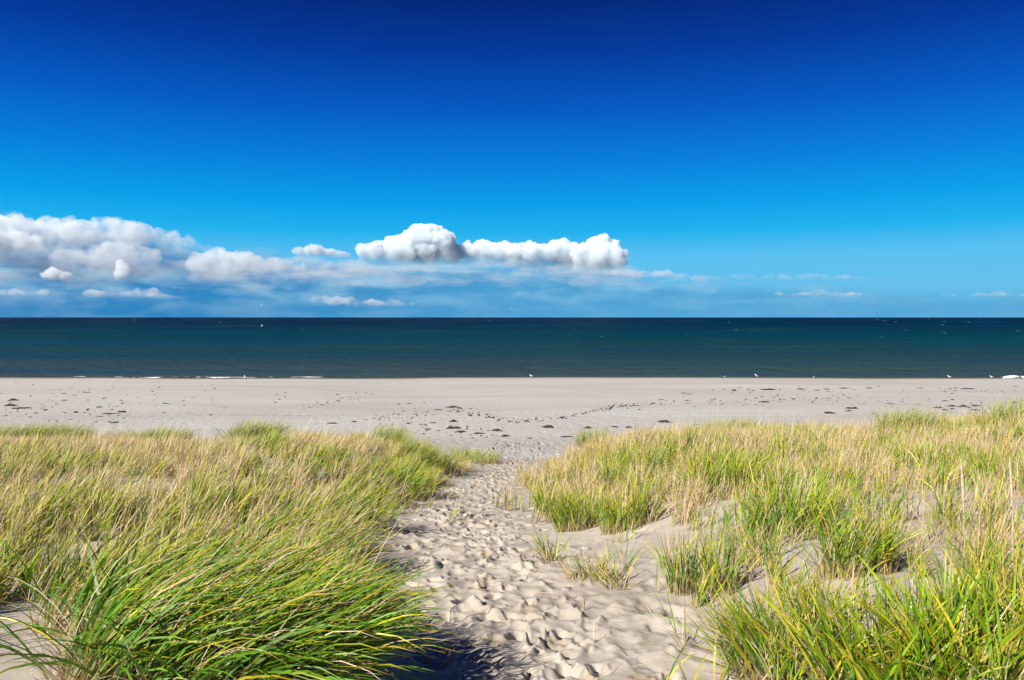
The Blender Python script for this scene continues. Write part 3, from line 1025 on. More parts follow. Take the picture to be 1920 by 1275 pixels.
def sprig(px, py, label, leaves, seed=1, cat='grass sprig', name='grass_sprig', group=None):
    """a few leaves that can be told apart: each leaf is a part. leaves: (azimuth deg, lean, bend, length, width mm, green)"""
    r = np.random.default_rng(seed)
    g = ground(px, py)
    root = empty(name, g, label, cat, group)
    for (a, l0, bd, L, w, gr) in leaves:
        cb, cm, ct, _ = blade_colours(1, gr, r)
        base = np.array([[r.normal(0, 0.012), r.normal(0, 0.012), -0.015]])
        v = blades(base, np.array([a * D2R]), np.array([l0]), np.array([bd]), np.array([L]), np.array([w / 1000]), np.array([r.normal(0, 0.5)]), cb, cm, ct, 6)
        add_obj('blade', grass_mesh('blade', [v]), parent=root)
    return root


# the big blown clump in front on the left
tuft('grass_clump', 430, 1245, 'huge dark green windblown grass clump sweeping right in the left foreground', n=3300, rx=0.56, ry=0.46, hgt=0.70, lean=0.42, bend=1.25, spread=0.35,
     green=0.76, wide=1.1, seg=6, dead=0.22, dark=0.55, fanp=0.05, seed=31, cat='grass clump', at=Vector((-1.34, 3.35, float(height(-1.34, 3.35)))))
tuft('grass_clump', 175, 1178, 'yellow green grass clump with pale stems standing on bare sand at lower left', n=300, rx=0.30, ry=0.18, hgt=0.56, lean=0.30, bend=0.75, spread=0.4, green=0.62,
     seg=5, seed=32, cat='grass clump', fanp=0.1, dark=0.3)
tuft('grass_clump', 555, 1055, 'tan and green blown grass clump between the huge clump and the path', n=700, rx=0.42, ry=0.4, hgt=0.52, lean=0.5, bend=0.85, spread=0.4, green=0.5,
     seg=5, seed=33, cat='grass clump', fanp=0.1)
# left edge of the path
tuft('grass_tuft', 655, 985, 'dark green tuft overhanging the left path edge above the lone green sprig', n=340, rx=0.35, ry=0.3, hgt=0.5, lean=0.5, bend=0.8, spread=0.4, green=0.65, seed=34)
tuft('grass_tuft', 752, 925, 'dense green tuft casting a dark shadow onto the left of the path', n=520, rx=0.42, ry=0.4, hgt=0.55, lean=0.42, bend=0.8, spread=0.4, green=0.82, seed=35)
tuft('grass_tuft', 795, 872, 'green tuft on the left slope before the low grassy spit', n=420, rx=0.6, ry=0.5, hgt=0.55, lean=0.4, bend=0.7, spread=0.5, green=0.8, seg=3, seed=36)
tuft('grass_tuft', 890, 866, 'green grassy spit end where the left dune meets the path', n=560, rx=0.62, ry=0.5, hgt=0.36, lean=0.2, bend=0.4, spread=0.8, green=0.72, seg=3, seed=37)
tuft('grass_tuft', 842, 872, 'pale thin grass between the slope tuft and the spit end', n=260, rx=0.6, ry=0.4, hgt=0.34, lean=0.2, bend=0.4, spread=0.9, green=0.3, seg=3, seed=38)
# clumps seen against the beach along the crest of the left dune
CREST = [(28, 806, 0.9, 0.62, 0.75, 'blown yellow green tuft on the dune crest at the left edge'),
         (95, 806, 1.1, 0.66, 0.9, 'wide dark green blown tuft on the left crest beside a small bare sand spot'),
         (225, 808, 0.8, 0.42, 0.75, 'low yellow green tuft on the left crest under the long seaweed drift'),
         (300, 808, 0.8, 0.56, 0.85, 'bushy green tuft on the left crest right of the low yellow one'),
         (466, 808, 0.95, 0.74, 0.92, 'tallest rounded green tuft on the left dune crest'),
         (572, 808, 0.7, 0.52, 0.7, 'yellow green tuft on the left crest right of the tallest rounded one'),
         (648, 808, 0.45, 0.48, 0.45, 'small golden tuft on the left crest beside a curved seaweed strand'),
         (716, 806, 0.6, 0.68, 0.65, 'upright tuft ending the left crest, a few bare stalks behind it'),
         (775, 842, 0.6, 0.55, 0.75, 'green tuft on the shoulder of the left dune above the spit')]
for i, (px, py, rx, hg, gr, lb) in enumerate(CREST):
    tuft('grass_tuft', px, py, lb, n=int(1900 * rx), rx=rx * 0.62, ry=0.4, hgt=hg * 0.88, dark=0.35, fanp=0.08, lean=0.42, bend=0.75, spread=0.4, green=gr * 0.72, wide=0.8, seg=3, dead=0.15, seed=40 + i,
         at=(lambda v, y_: Vector((v.x * y_, y_, float(height(v.x * y_, y_)))))(px_to_ray(px, py), 16.9 if px < 740 else 14.8))
# right dune
tuft('grass_tuft', 1082, 992, 'bright green fan shaped tuft beside the path, left one of two', n=300, rx=0.22, ry=0.16, hgt=0.42, lean=0.28, bend=0.35, az0=math.pi * 0.95, spread=0.9, green=0.86, seed=51, dead=0.6)
tuft('grass_tuft', 1178, 990, 'bright green bushy tuft with pale stems, right one of two', n=320, rx=0.27, ry=0.16, hgt=0.42, lean=0.2, bend=0.35, spread=1.2, green=0.8, seed=52, dead=0.6)
tuft('grass_tuft', 1112, 1088, 'low spiky half dead tuft on bare sand below the pair of green tufts', n=110, rx=0.2, ry=0.09, hgt=0.28, lean=0.4, bend=0.2, az0=2.6, spread=0.8, green=0.5, seed=53, dead=0.9)
tuft('grass_tuft', 1030, 1050, 'small tuft leaning left at the right edge of the path', n=46, rx=0.07, ry=0.05, hgt=0.32, lean=0.55, bend=0.35, az0=2.7, spread=0.4, green=0.6, seed=54, dead=0.7)
tuft('grass_tuft', 1160, 1104, 'narrow green tuft leaning left with dark stems on the bare sand slope', n=34, rx=0.07, ry=0.04, hgt=0.34, lean=0.6, bend=0.15, az0=2.5, spread=0.25, green=0.6, seed=55, dead=0.6)
tuft('grass_tuft', 1280, 1108, 'tall yellow green tuft at the right end of the bare sand slope', n=130, rx=0.11, ry=0.10, hgt=0.42, lean=0.2, bend=0.3, az0=1.8, spread=1.4, green=0.66, seed=56, dead=0.5)
tuft('grass_tuft', 1345, 1105, 'yellow green tuft just right of the tall one by the bare slope', n=130, rx=0.12, ry=0.10, hgt=0.42, lean=0.2, bend=0.35, spread=1.4, green=0.6, seed=57, dead=0.5)
tuft('grass_tuft', 1352, 925, 'round dark green tuft in the middle of the right dune', n=420, rx=0.36, ry=0.26, hgt=0.5, lean=0.25, bend=0.45, spread=1.1, green=0.85, seed=58)
tuft('grass_tuft', 1180, 905, 'wide bright green tuft on the right dune nearest the path bend', n=420, rx=0.5, ry=0.28, hgt=0.46, lean=0.25, bend=0.45, spread=1.1, green=0.82, seed=59)
tuft('grass_tuft', 1470, 1000, 'large lush green tuft with yellow tips in the centre of the right dune', n=420, rx=0.36, ry=0.26, hgt=0.46, lean=0.25, bend=0.45, spread=1.1, green=0.8, seed=60, seg=5)
tuft('grass_tuft', 1582, 1076, 'arching green tuft on pale stems over a bare sand hollow', n=240, rx=0.16, ry=0.12, hgt=0.46, lean=0.22, bend=0.7, spread=1.2, green=0.72, seed=61, seg=5, dead=0.6)
tuft('grass_tuft', 1645, 1070, 'slim tuft on pale stems right of the arching tuft by the hollow', n=150, rx=0.10, ry=0.10, hgt=0.44, lean=0.18, bend=0.5, spread=1.3, green=0.66, seed=62, seg=5, dead=0.7)
tuft('grass_clump', 1500, 1255, 'thick yellow green clump leaning left at the bottom right of centre', n=420, rx=0.32, ry=0.22, hgt=0.46, lean=0.55, bend=0.25, az0=2.7, spread=0.5, green=0.68, wide=1.15, seed=63, seg=5,
     cat='grass clump', dead=0.5)
tuft('grass_clump', 1700, 1290, 'broad bladed bright green clump at the bottom edge on the right', n=360, rx=0.36, ry=0.22, hgt=0.46, lean=0.45, bend=0.45, az0=2.4, spread=1.6, green=0.85, wide=1.5, seed=64, seg=6, cat='grass clump')
tuft('grass_clump', 1860, 1270, 'broad bladed green clump filling the bottom right corner', n=360, rx=0.36, ry=0.24, hgt=0.50, lean=0.35, bend=0.5, az0=1.2, spread=1.5, green=0.85, wide=1.5, seed=65, seg=6, cat='grass clump')
tuft('grass_tuft', 1108, 838, 'tall lime green tuft on the tip of the right dune above the path', n=380, rx=0.5, ry=0.35, hgt=0.72, lean=0.25, bend=0.55, spread=0.7, green=0.78, wide=1.3, seg=3, seed=66)
RC = [(1360, 806, 0.95, 0.56, 0.92, 16.4, 'vivid green tuft behind the right crest with bare stalks in front'),
      (1425, 806, 0.5, 0.42, 0.85, 16.4, 'low dark green tuft behind the right crest next to the vivid one'),
      (1690, 806, 0.9, 0.66, 0.5, 14.2, 'golden green tuft standing highest on the right dune crest'),
      (1900, 806, 0.8, 0.70, 0.6, 13.6, 'yellow green tuft on the crest at the right edge')]
for i, (px, py, rx, hg, gr, y_, lb) in enumerate(RC):
    v = px_to_ray(px, py)
    tuft('grass_tuft', px, py, lb, n=int(1400 * rx), rx=rx * 0.6, ry=0.35, hgt=hg * 0.95, dark=0.25, fanp=0.15, lean=0.3, bend=0.55, spread=0.6, green=gr, wide=0.95, seg=3, dead=0.15, seed=70 + i,
         at=Vector((v.x * y_, y_, float(height(v.x * y_, y_)))))

# sprigs whose leaves can be counted
sprig(1166, 1067, 'open V shaped sprig on the bare sand slope with a dark slanting shadow',
      [(60, .35, .2, .36, 6, 1), (40, .55, .35, .36, 6, 1), (25, .75, .3, .34, 6, .5), (150, .3, .15, .3, 6, 1), (100, .15, .1, .34, 5, 0), (120, .2, .1, .36, 5, 0), (20, .8, .6, .3, 5, 1), (170, .55, .2, .22, 5, 0)], 81)
sprig(1233, 1106, 'single upright green blade standing alone on bare sand', [(70, .08, .08, .22, 8, 1), (80, .05, .12, .15, 6, 0)], 82)
sprig(1228, 1158, 'small sprig of green blades arching left flat over the sand',
      [(170, .9, .7, .30, 7, 1), (160, .75, .8, .32, 7, 1), (185, 1.1, .5, .28, 6, 1), (150, .6, .9, .3, 6, 1), (178, 1.2, .3, .34, 5, 0), (165, .95, .6, .26, 6, 1), (140, .7, .4, .2, 5, 0)], 83)
sprig(1282, 1218, 'long bladed green sprig reaching left beside dry stubs near the bottom',
      [(150, .5, .15, .52, 8, 1), (168, .55, .9, .40, 8, 1), (120, .3, .2, .4, 7, 1), (90, .1, .1, .36, 7, 1), (175, 1.25, .2, .3, 5, 0), (200, 1.2, .2, .25, 4, 0), (60, .15, .1, .3, 6, 0), (30, .3, .2, .2, 5, 0)], 84)
sprig(1095, 1140, 'tiny dead straw stub alone in the sand right of the footprints', [(100, .15, .1, .10, 6, 0), (60, .3, .2, .09, 6, 0), (20, .5, .3, .08, 5, 0)], 85)
sprig(1112, 1205, 'single thin dry blade standing in the sand near the bottom', [(80, .12, .25, .13, 6, .4), (200, .4, .2, .05, 4, 0)], 86)
sprig(727, 1004, 'lone slender green sprig at the left edge of the path', [(20, .15, .9, .30, 7, 1), (60, .1, .3, .36, 7, 1), (120, .25, .3, .28, 6, 1), (10, .5, .8, .28, 6, 1), (90, .05, .05, .34, 5, 0), (170, .3, .3, .2, 5, 1)], 87)
sprig(770, 952, 'sprig with one blade arching left at the shaded path edge', [(175, .35, 1.5, .38, 5, 0), (60, .1, .15, .42, 6, 1), (20, .5, .3, .4, 5, 0), (30, .4, .5, .36, 6, 1), (120, .25, .3, .34, 6, 1), (5, .7, .4, .3, 6, 1)], 88)
sprig(829, 894, 'pale upright sprig on the sand between the dark tuft and the spit', [(60, .05, .1, .5, 9, .6), (100, .1, .15, .46, 8, 0), (20, .25, .2, .36, 8, 0), (160, .3, .2, .3, 8, 0), (10, .5, .4, .3, 8, 0)], 89)
sprig(1012, 925, 'small dry sprig lying left on the sand by the right path edge', [(170, .8, .6, .36, 6, 0), (185, 1.0, .5, .4, 6, .5), (160, .6, .8, .34, 6, 0), (90, .3, .2, .2, 5, 0)], 90)

# bits of broken straw strewn over the path
r = np.random.default_rng(909)
n = 170
y = 2.8 + 9 * r.random(n) ** 1.4
x = spl(y, PC_Y, PC_X) + r.normal(0.15, 1.0, n) * spl(y, PC_Y, PC_W)
cb, cm, ct, _ = blade_colours(n, 0.12, r)
litter = blades(np.stack([x, y, height(x, y) + 0.004], -1), r.uniform(0, 6.28, n), r.uniform(1.25, 1.6, n), r.uniform(-0.1, 0.2, n), r.uniform(0.05, 0.20, n), r.uniform(0.003, 0.006, n),
                r.normal(0, 0.6, n), cb * 0.9, cm * 0.9, ct * 0.9, 2)
add_obj('straw_litter', grass_mesh('straw_litter', [litter]), label='bits of broken dry straw strewn over the sandy path', kind='stuff')

# ---------------------------------------------------------------- tall seed stalks
M_STALK, t, b = material('dry_stalk')
nz = t.noise(t.node('ShaderNodeTexCoord').outputs['Object'], 60.0, 3.0, 0.6)
t.link(t.ramp(nz, [(0.3, (0.36, 0.27, 0.17)), (0.7, (0.60, 0.50, 0.36))]), b.inputs['Base Color'])
b.inputs['Roughness'].default_value = 0.8
M_DARKSTALK, t, b = material('weathered_stalk')
b.inputs['Base Color'].default_value = (0.16, 0.12, 0.09, 1)
b.inputs['Roughness'].default_value = 0.9


def tube(pts, rad, sides=6):
    pts = [Vector(p) for p in pts]
    vs, q = [], []
    n = len(pts)
    for i, p in enumerate(pts):
        d = (pts[min(i + 1, n - 1)] - pts[max(i - 1, 0)]).normalized()
        a = d.orthogonal().normalized()
        c = d.cross(a)
        for k in range(sides):
            th = 2 * math.pi * k / sides
            vs.append(p + (a * math.cos(th) + c * math.sin(th)) * rad[i])
    for i in range(n - 1):
        for k in range(sides):
            k2 = (k + 1) % sides
            q.append((i * sides + k, i * sides + k2, (i + 1) * sides + k2, (i + 1) * sides + k))
    q.append(tuple(range(sides))[::-1])
    q.append(tuple((n - 1) * sides + k for k in range(sides)))
    me = bpy.data.meshes.new('tube')
    me.from_pydata([tuple(v) for v in vs], [], q)
    me.update()
    me.shade_smooth()
    return me


def stalk(px_base, py_base, px_top, py_top, label, head=0.0, thick=0.003, mat=None, seed=1, at_y=None):
    mat = mat or M_STALK
    r = random.Random(seed)
    if at_y:
        v = px_to_ray(px_base, py_base)
        g = Vector((v.x * at_y, at_y, float(height(v.x * at_y, at_y))))
    else:
        g = ground(px_base, py_base)
    v = px_to_ray(px_top, py_top)
    topp = Vector((v.x * g.y, g.y, CAM_Z + v.z * g.y)) - g
    root = empty('seed_stalk' if head else 'bare_stalk', g, label, 'stalk', 'stalks standing above the grass')
    pts = [Vector((0, 0, -0.02)).lerp(topp, s) + Vector((math.sin(s * 3.0) * 0.012, 0, 0)) for s in np.linspace(0, 1 - head * 0.9, 8)]
    add_obj('stem', tube(pts, [thick * (1 - 0.45 * s) for s in np.linspace(0, 1, 8)]), mat, root)
    if head:
        hp, hr = [], []
        for s in np.linspace(1 - head, 1, 22):
            k = (s - 1 + head) / head
            hp.append(Vector((0, 0, -0.02)).lerp(topp, s) + Vector((math.sin(s * 3.0) * 0.012, 0, 0)))
            hr.append((0.0008 + 0.0074 * math.sin(math.pi * min(1, k * 0.92 + 0.06)) ** 0.7) * r.uniform(0.82, 1.15))
        add_obj('seed_head', tube(hp, hr, 8), mat, root)
    return root


stalk(1806, 1130, 1801, 860, 'tall pale seed stalk at right, left one of two', 0.38, seed=1)
stalk(1897, 1120, 1892, 856, 'tall pale seed stalk close to the right edge', 0.36, seed=2)
stalk(1181, 860, 1192, 793, 'thin dark bare stalk leaning right on the tip of the right dune', 0, 0.006, M_DARKSTALK, 3, at_y=13.5)
stalk(1476, 850, 1483, 798, 'dark weathered stalk standing in the middle of the right dune grass', 0, 0.009, M_DARKSTALK, 4, at_y=12.0)
stalk(1343, 830, 1345, 752, 'tall pale stalk in front of the vivid green crest tuft', 0.3, 0.006, None, 5, at_y=14.0)
stalk(1338, 830, 1338, 758, 'pale stalk just left of the tall one by the vivid crest tuft', 0.3, 0.005, None, 6, at_y=14.4)
stalk(1254, 840, 1254, 766, 'thin upright stalk in front of the broad dark seaweed mound', 0, 0.006, M_STALK, 7, at_y=13.8)
stalk(697, 830, 704, 768, 'thin pale stalk leaning over the end of the left crest', 0.25, 0.005, None, 8, at_y=16.4)

# ---------------------------------------------------------------- seaweed on the beach
M_WEED, t, b = material('dried_seaweed')
tcn = t.node('ShaderNodeTexCoord')
nz = t.noise(tcn.outputs['Object'], 22.0, 4.0, 0.7)
t.link(t.ramp(nz, [(0.35, (0.012, 0.009, 0.008)), (0.55, (0.035, 0.025, 0.020)), (0.75, (0.085, 0.060, 0.042))]), b.inputs['Base Color'])
b.inputs['Roughness'].default_value = 0.85


def weed_mesh(w, d, h, seed):
    """a ragged heap with a torn rim"""
    nr_, na = 7, 40
    a = np.linspace(0, 2 * math.pi, na, endpoint=False)
    rim = 1 + 0.45 * fbm(np.cos(a) * 2.2 + seed, np.sin(a) * 2.2, oct=2, seed=seed) + 0.25 * vnoise(np.cos(a) * 8 + seed, np.sin(a) * 8, seed=seed + 5)
    vs = []
    for i in range(nr_ + 1):
        q = i / nr_
        x, y = np.cos(a) * rim * q * w / 2, np.sin(a) * rim * q * d / 2
        lump = 1 + 0.9 * fbm(x / (0.12 + w * 0.12) + seed, y / (0.12 + w * 0.12), oct=3, seed=seed + 9)
        z = h * (1 - q ** 1.6) * lump - (0.03 if i == nr_ else 0)
        vs.append(np.stack([x, y, z], -1))
    vs = np.concatenate(vs)
    q = []
    for i in range(nr_):
        for k in range(na):
            k2 = (k + 1) % na
            q.append((i * na + k, (i + 1) * na + k, (i + 1) * na + k2, i * na + k2))
    return make_mesh('seaweed', vs, quads=np.array(q), smooth=False)


# (photo x, photo y of the foot, width in photo pixels, height factor, label); label None: one of the alike small scraps
WEED = [
    (25, 751, 20, 1.3, 'thick dark seaweed heap near the left edge, farthest of three stacked there'),
    (20, 761, 24, 1.0, 'dark seaweed heap at the left edge, middle one of three stacked there'),
    (38, 766, 28, .8, 'long dark seaweed heap at the left edge, nearest of three stacked there'),
    (85, 769, 11, 1, 'small dark seaweed lump right of the three heaps at the left edge'),
    (67, 775, 9, .7, None), (120, 738, 12, .6, 'flat seaweed scrap farthest left in the upper row of scraps'), (163, 736, 14, .7, 'thin seaweed streak, farthest of those on the left beach'),
    (139, 741, 9, .7, None), (120, 751, 15, .7, 'flat seaweed streak in the middle of the left beach'), (105, 758, 8, .7, None),
    (187, 764, 13, 1, 'dark seaweed lump above the long tailed drift on the left beach'), (165, 768, 7, .8, None), (143, 774, 10, 1.1, 'small seaweed lump between the dark lump and the long drift on the left'), (170, 777, 7, .9, None),
    (229, 773, 18, 1.2, 'dark seaweed heap at the right end of the long thin drift on the left'),
    (205, 776, 34, .35, 'long thin seaweed drift trailing left from a dark heap'),
    (188, 781, 14, .6, 'thin seaweed strip just under the long drift on the left'), (215, 793, 22, .8, 'seaweed heap half hidden behind grass on the left crest'),
    (232, 784, 6, .8, None), (30, 718, 6, .6, None), (310, 757, 10, .9, 'dark oblong seaweed piece alone on bare sand left of centre'),
    (362, 745, 10, .6, 'small flat seaweed scrap right of the lone oblong piece'), (395, 778, 7, .8, None), (517, 755, 7, .6, None), (425, 764, 7, .5, None), (633, 740, 7, .6, None), (669, 737, 7, .9, None), (686, 737, 7, .6, None),
    (747, 758, 8, .7, None), (768, 757, 10, .6, 'faint seaweed scrap far out above the end of the left crest'), (779, 777, 11, .8, 'dark seaweed strip on the sand just right of the left crest end'),
    (622, 794, 22, .6, 'curved seaweed strand behind the small golden crest tuft'), (664, 791, 14, .6, 'short dark seaweed strand right of the curved strand'),
    (685, 787, 10, .5, 'faint seaweed scrap at the foot of the stalks on the left crest end'), (771, 786, 7, .6, None), (765, 795, 9, .8, None), (702, 785, 7, .6, None),
    (822, 769, 14, .7, 'ragged seaweed piece at the left end of the mid beach wrack line'), (848, 764, 24, .7, 'dark branching seaweed patch highest in the middle of the beach'),
    (863, 766, 12, .8, 'small seaweed tip at the right end of the branching patch'), (881, 780, 9, .9, None), (923, 783, 12, .8, 'dark seaweed lump on the wrack line in the middle of the beach'), (936, 786, 8, .6, None),
    (812, 793, 15, .6, 'flat seaweed piece left of the cluster before the path mouth'), (800, 805, 14, .7, 'flat seaweed piece nearest the shoulder of the left dune'),
    (850, 791, 17, 1.2, 'peaked dark seaweed mound, farthest of the cluster before the path mouth'),
    (851, 803, 34, 1.0, 'widest dark seaweed heap of the cluster before the path mouth'), (862, 810, 20, .7, 'flat dark seaweed heap just under the widest heap of the cluster'),
    (899, 813, 22, .9, 'low dark seaweed mound right of the cluster before the path mouth'), (934, 808, 22, 1.0, 'dark seaweed mound straight beyond the path mouth, farther of two'),
    (947, 818, 18, .9, 'dark seaweed mound straight beyond the path mouth, nearer of two'), (1027, 802, 25, 1.3, 'big rounded black seaweed mound right of the path mouth'),
    (988, 791, 12, .6, 'thin seaweed scrap left of the big rounded mound'), (986, 789, 8, .6, None), (1013, 790, 12, .5, 'faint thin seaweed strand just above the big rounded mound'), (1054, 783, 13, .8, 'seaweed piece starting the slanting wrack line right of centre'),
    (1101, 803, 17, 1.0, 'seaweed mound just behind the tall tuft on the right dune tip'), (1153, 801, 13, 1.0, 'small dark seaweed lump behind the right dune tip, left of two'),
    (1178, 802, 14, 1.0, 'small dark seaweed lump behind the right dune tip, right of two'), (1247, 792, 28, 1.3, 'broad flat topped black seaweed mound on the sand behind the right dune'),
    (993, 822, 12, .7, 'small flat seaweed scrap nearest the path on the open sand'), (1063, 819, 24, .5, 'thin seaweed strip nearest the path mouth on its right'), (1306, 796, 12, .7, 'seaweed scrap peeping over the grass right of the flat topped mound'),
    (1092, 776, 8, .6, None), (1105, 772, 8, .6, None), (1133, 765, 8, .6, None), (1170, 761, 14, .6, 'flat seaweed strip just right of the thin aslant stick'), (1193, 761, 16, .6, 'flat seaweed strip second to the right of the thin aslant stick'), (1225, 757, 10, .9, 'small dark seaweed lump below a slanting scrap right of the strips'), (1240, 750, 12, .7, 'slanting seaweed scrap under the driftwood log on its left'),
    (1288, 751, 12, .7, 'slanting seaweed scrap right below the driftwood log'), (1377, 733, 10, 1.2, 'round dark seaweed lump left of the largest far patch'), (1403, 731, 7, .6, None), (1441, 731, 24, 1.0, 'largest far seaweed patch, on the beach below the big white gull'),
    (1502, 730, 16, .8, 'flat dark seaweed patch right of the largest far patch'), (1531, 732, 13, .8, 'ragged seaweed bit left of a flat far streak'),
    (1550, 730, 14, .7, 'flat far seaweed streak right of a ragged bit'), (1582, 728, 26, .35, 'very thin pale seaweed line on the far right beach'), (1340, 749, 9, .9, None),
    (1432, 754, 22, .6, 'long seaweed strip in the middle row of the right beach'), (1463, 749, 8, .7, None), (1487, 748, 8, .8, None), (1400, 757, 8, .7, None), (1379, 754, 6, .6, None),
    (1552, 747, 12, .5, 'faint thin seaweed streak above the thick ridge behind the right crest'), (1597, 766, 26, 1.0, 'thick dark seaweed ridge just behind the right dune crest'), (1592, 771, 16, 1.0, 'dark seaweed lump right below the thick ridge behind the crest'),
    (1556, 775, 26, .9, 'brown seaweed heap half hidden behind the right crest grass'), (1630, 728, 15, .9, 'far seaweed patch with a small peak on the right beach'), (1727, 728, 12, .7, 'lone flat seaweed streak far out between two long faint lines'),
    (1781, 729, 8, .7, None), (1792, 728, 10, .6, 'flat far seaweed scrap touching the long faint line near the right edge'), (1816, 729, 30, .35, 'long faint seaweed line far out near the right edge'), (1771, 752, 13, .7, 'small seaweed streak above the right group of four heaps'),
    (1673, 758, 11, .5, 'faint seaweed streak between the thick ridge and the right hand group'), (1720, 758, 9, .6, None), (1761, 765, 17, .9, 'dark seaweed heap at the left of the right hand group'),
    (1784, 762, 15, 1.3, 'peaked dark seaweed heap in the right hand group'), (1806, 763, 22, 1.0, 'wide dark seaweed heap in the right hand group'), (1829, 761, 20, .6, 'flat seaweed strip right of the wide heap in the right hand group'),
    (1785, 767, 10, .8, 'small seaweed scrap below the peaked heap of the right hand group'), (1770, 769, 16, .6, 'flat seaweed strip under the leftmost heap of the right hand group'), (1900, 755, 16, .8, 'seaweed strip near the right edge above the crest tuft'),
    (1917, 751, 9, 1.0, None), (1826, 769, 18, .5, 'faint seaweed strip touching the grass tips near the right edge'), (1862, 768, 8, .5, None)]
SCRAPS = []
for i, (px, py, w, hf, lb) in enumerate(WEED):
    g = ground(px, py)
    k = g.y / FPX
    ww = w * k
    me = weed_mesh(ww, max(0.14, ww * 0.6), 0.03 * hf + 0.085 * hf * min(1.0, ww), 300 + i * 3)
    if lb is None:                                       # scraps of a few pixels join the wrack
        SCRAPS.append((me, g))
        continue
    o = add_obj('seaweed', me, M_WEED, label=lb, cat='seaweed', group='seaweed heaps on the beach', loc=g)
    o.rotation_euler = (0, 0, random.Random(i).uniform(-0.35, 0.35))

# fine wrack: crumbs of weed and shell in drift lines, far too many to count
r = np.random.default_rng(77)
LINES = [((0, 762), (260, 782), 130, 12), ((560, 766), (700, 740), 60, 3), ((700, 790), (860, 768), 90, 7), ((850, 768), (960, 790), 90, 2.5), ((960, 788), (1060, 784), 50, 3), ((1050, 784), (1150, 763), 80, 1.6),
         ((1150, 762), (1300, 750), 90, 4), ((1300, 752), (1560, 750), 120, 5), ((1560, 752), (1920, 764), 150, 8), ((700, 800), (960, 822), 110, 10), ((0, 740), (400, 752), 60, 10),
         ((1330, 732), (1920, 730), 110, 4), ((60, 740), (700, 745), 50, 14)]
vs, fs = [], []
for (p0, p1, cnt, sg) in LINES:
    for k in range(cnt // 2):
        s = r.random()
        px, py = p0[0] + (p1[0] - p0[0]) * s + r.normal(0, 4), p0[1] + (p1[1] - p0[1]) * s + r.normal(0, sg)
        py = min(max(py, 716), 845)
        v = px_to_ray(px, py)
        y = 4.45 / max(1e-3, -v.z)
        for _ in range(3):
            y = float((CAM_Z - height(v.x * y, y)) / -v.z)
        g = Vector((v.x * y, y, float(height(v.x * y, y))))
        w, h = r.uniform(0.03, 0.12) * (g.y / 36), r.uniform(0.02, 0.06)
        a = r.normal(0, 0.6)
        ca, sa = math.cos(a), math.sin(a)
        o = len(vs)
        for (lx, ly, lz) in ((-w, 0, -.01), (0, -w * .4, -.01), (w, 0, -.01), (0, w * .4, -.01), (r.uniform(-.3, .3) * w, 0, h)):
            vs.append((g.x + lx * ca - ly * sa, g.y + lx * sa + ly * ca, g.z + lz))
        fs += [(o, o + 1, o + 4), (o + 1, o + 2, o + 4), (o + 2, o + 3, o + 4), (o + 3, o, o + 4)]
qs = []
for me, g in SCRAPS:
    co = np.empty(len(me.vertices) * 3, np.float32)
    me.vertices.foreach_get('co', co)
    o = len(vs)
    vs += [tuple(v) for v in (co.reshape(-1, 3) + np.array(g)).tolist()]
    qs += [tuple(q + o for q in p.vertices) for p in me.polygons]
    bpy.data.meshes.remove(me)
add_obj('wrack_crumbs', make_mesh('wrack_crumbs', np.array(vs), tris=np.array(fs), quads=np.array(qs), smooth=False), M_WEED, label='dark crumbs and scraps of weed scattered in drift lines over the beach', kind='stuff')

# driftwood
M_WOOD, t, b = material('driftwood')
nz = t.noise(t.node('ShaderNodeTexCoord').outputs['Object'], 14.0, 3.0, 0.6)
t.link(t.ramp(nz, [(0.3, (0.10, 0.07, 0.05)), (0.7, (0.26, 0.19, 0.13))]), b.inputs['Base Color'])
b.inputs['Roughness'].default_value = 0.9
for (pa, pb, rad, lb) in (((1278, 738), (1295, 740), 0.06, 'short brown driftwood log lying on the far right beach'),
                          ((1141, 769), (1152, 759), 0.025, 'thin straight stick lying aslant on the mid beach')):
    g, g2 = ground(*pa), ground(*pb)
    d = g2 - g
    me = tube([Vector((0, 0, rad * .6)).lerp(d + Vector((0, 0, rad * .6)), s) + Vector((0, 0, 0.01 * math.sin(7 * s))) for s in np.linspace(0, 1, 7)], [rad * q for q in (.7, 1, .9, 1, .85, .8, .5)], 7)
    add_obj('driftwood', me, M_WOOD, label=lb, cat='driftwood', group='driftwood on the beach', loc=g)

# ---------------------------------------------------------------- surf and whitecaps
M_FOAM, t, b = material('sea_foam')
b.inputs['Base Color'].default_value = (0.80, 0.82, 0.82, 1)
b.inputs['Roughness'].default_value = 0.7


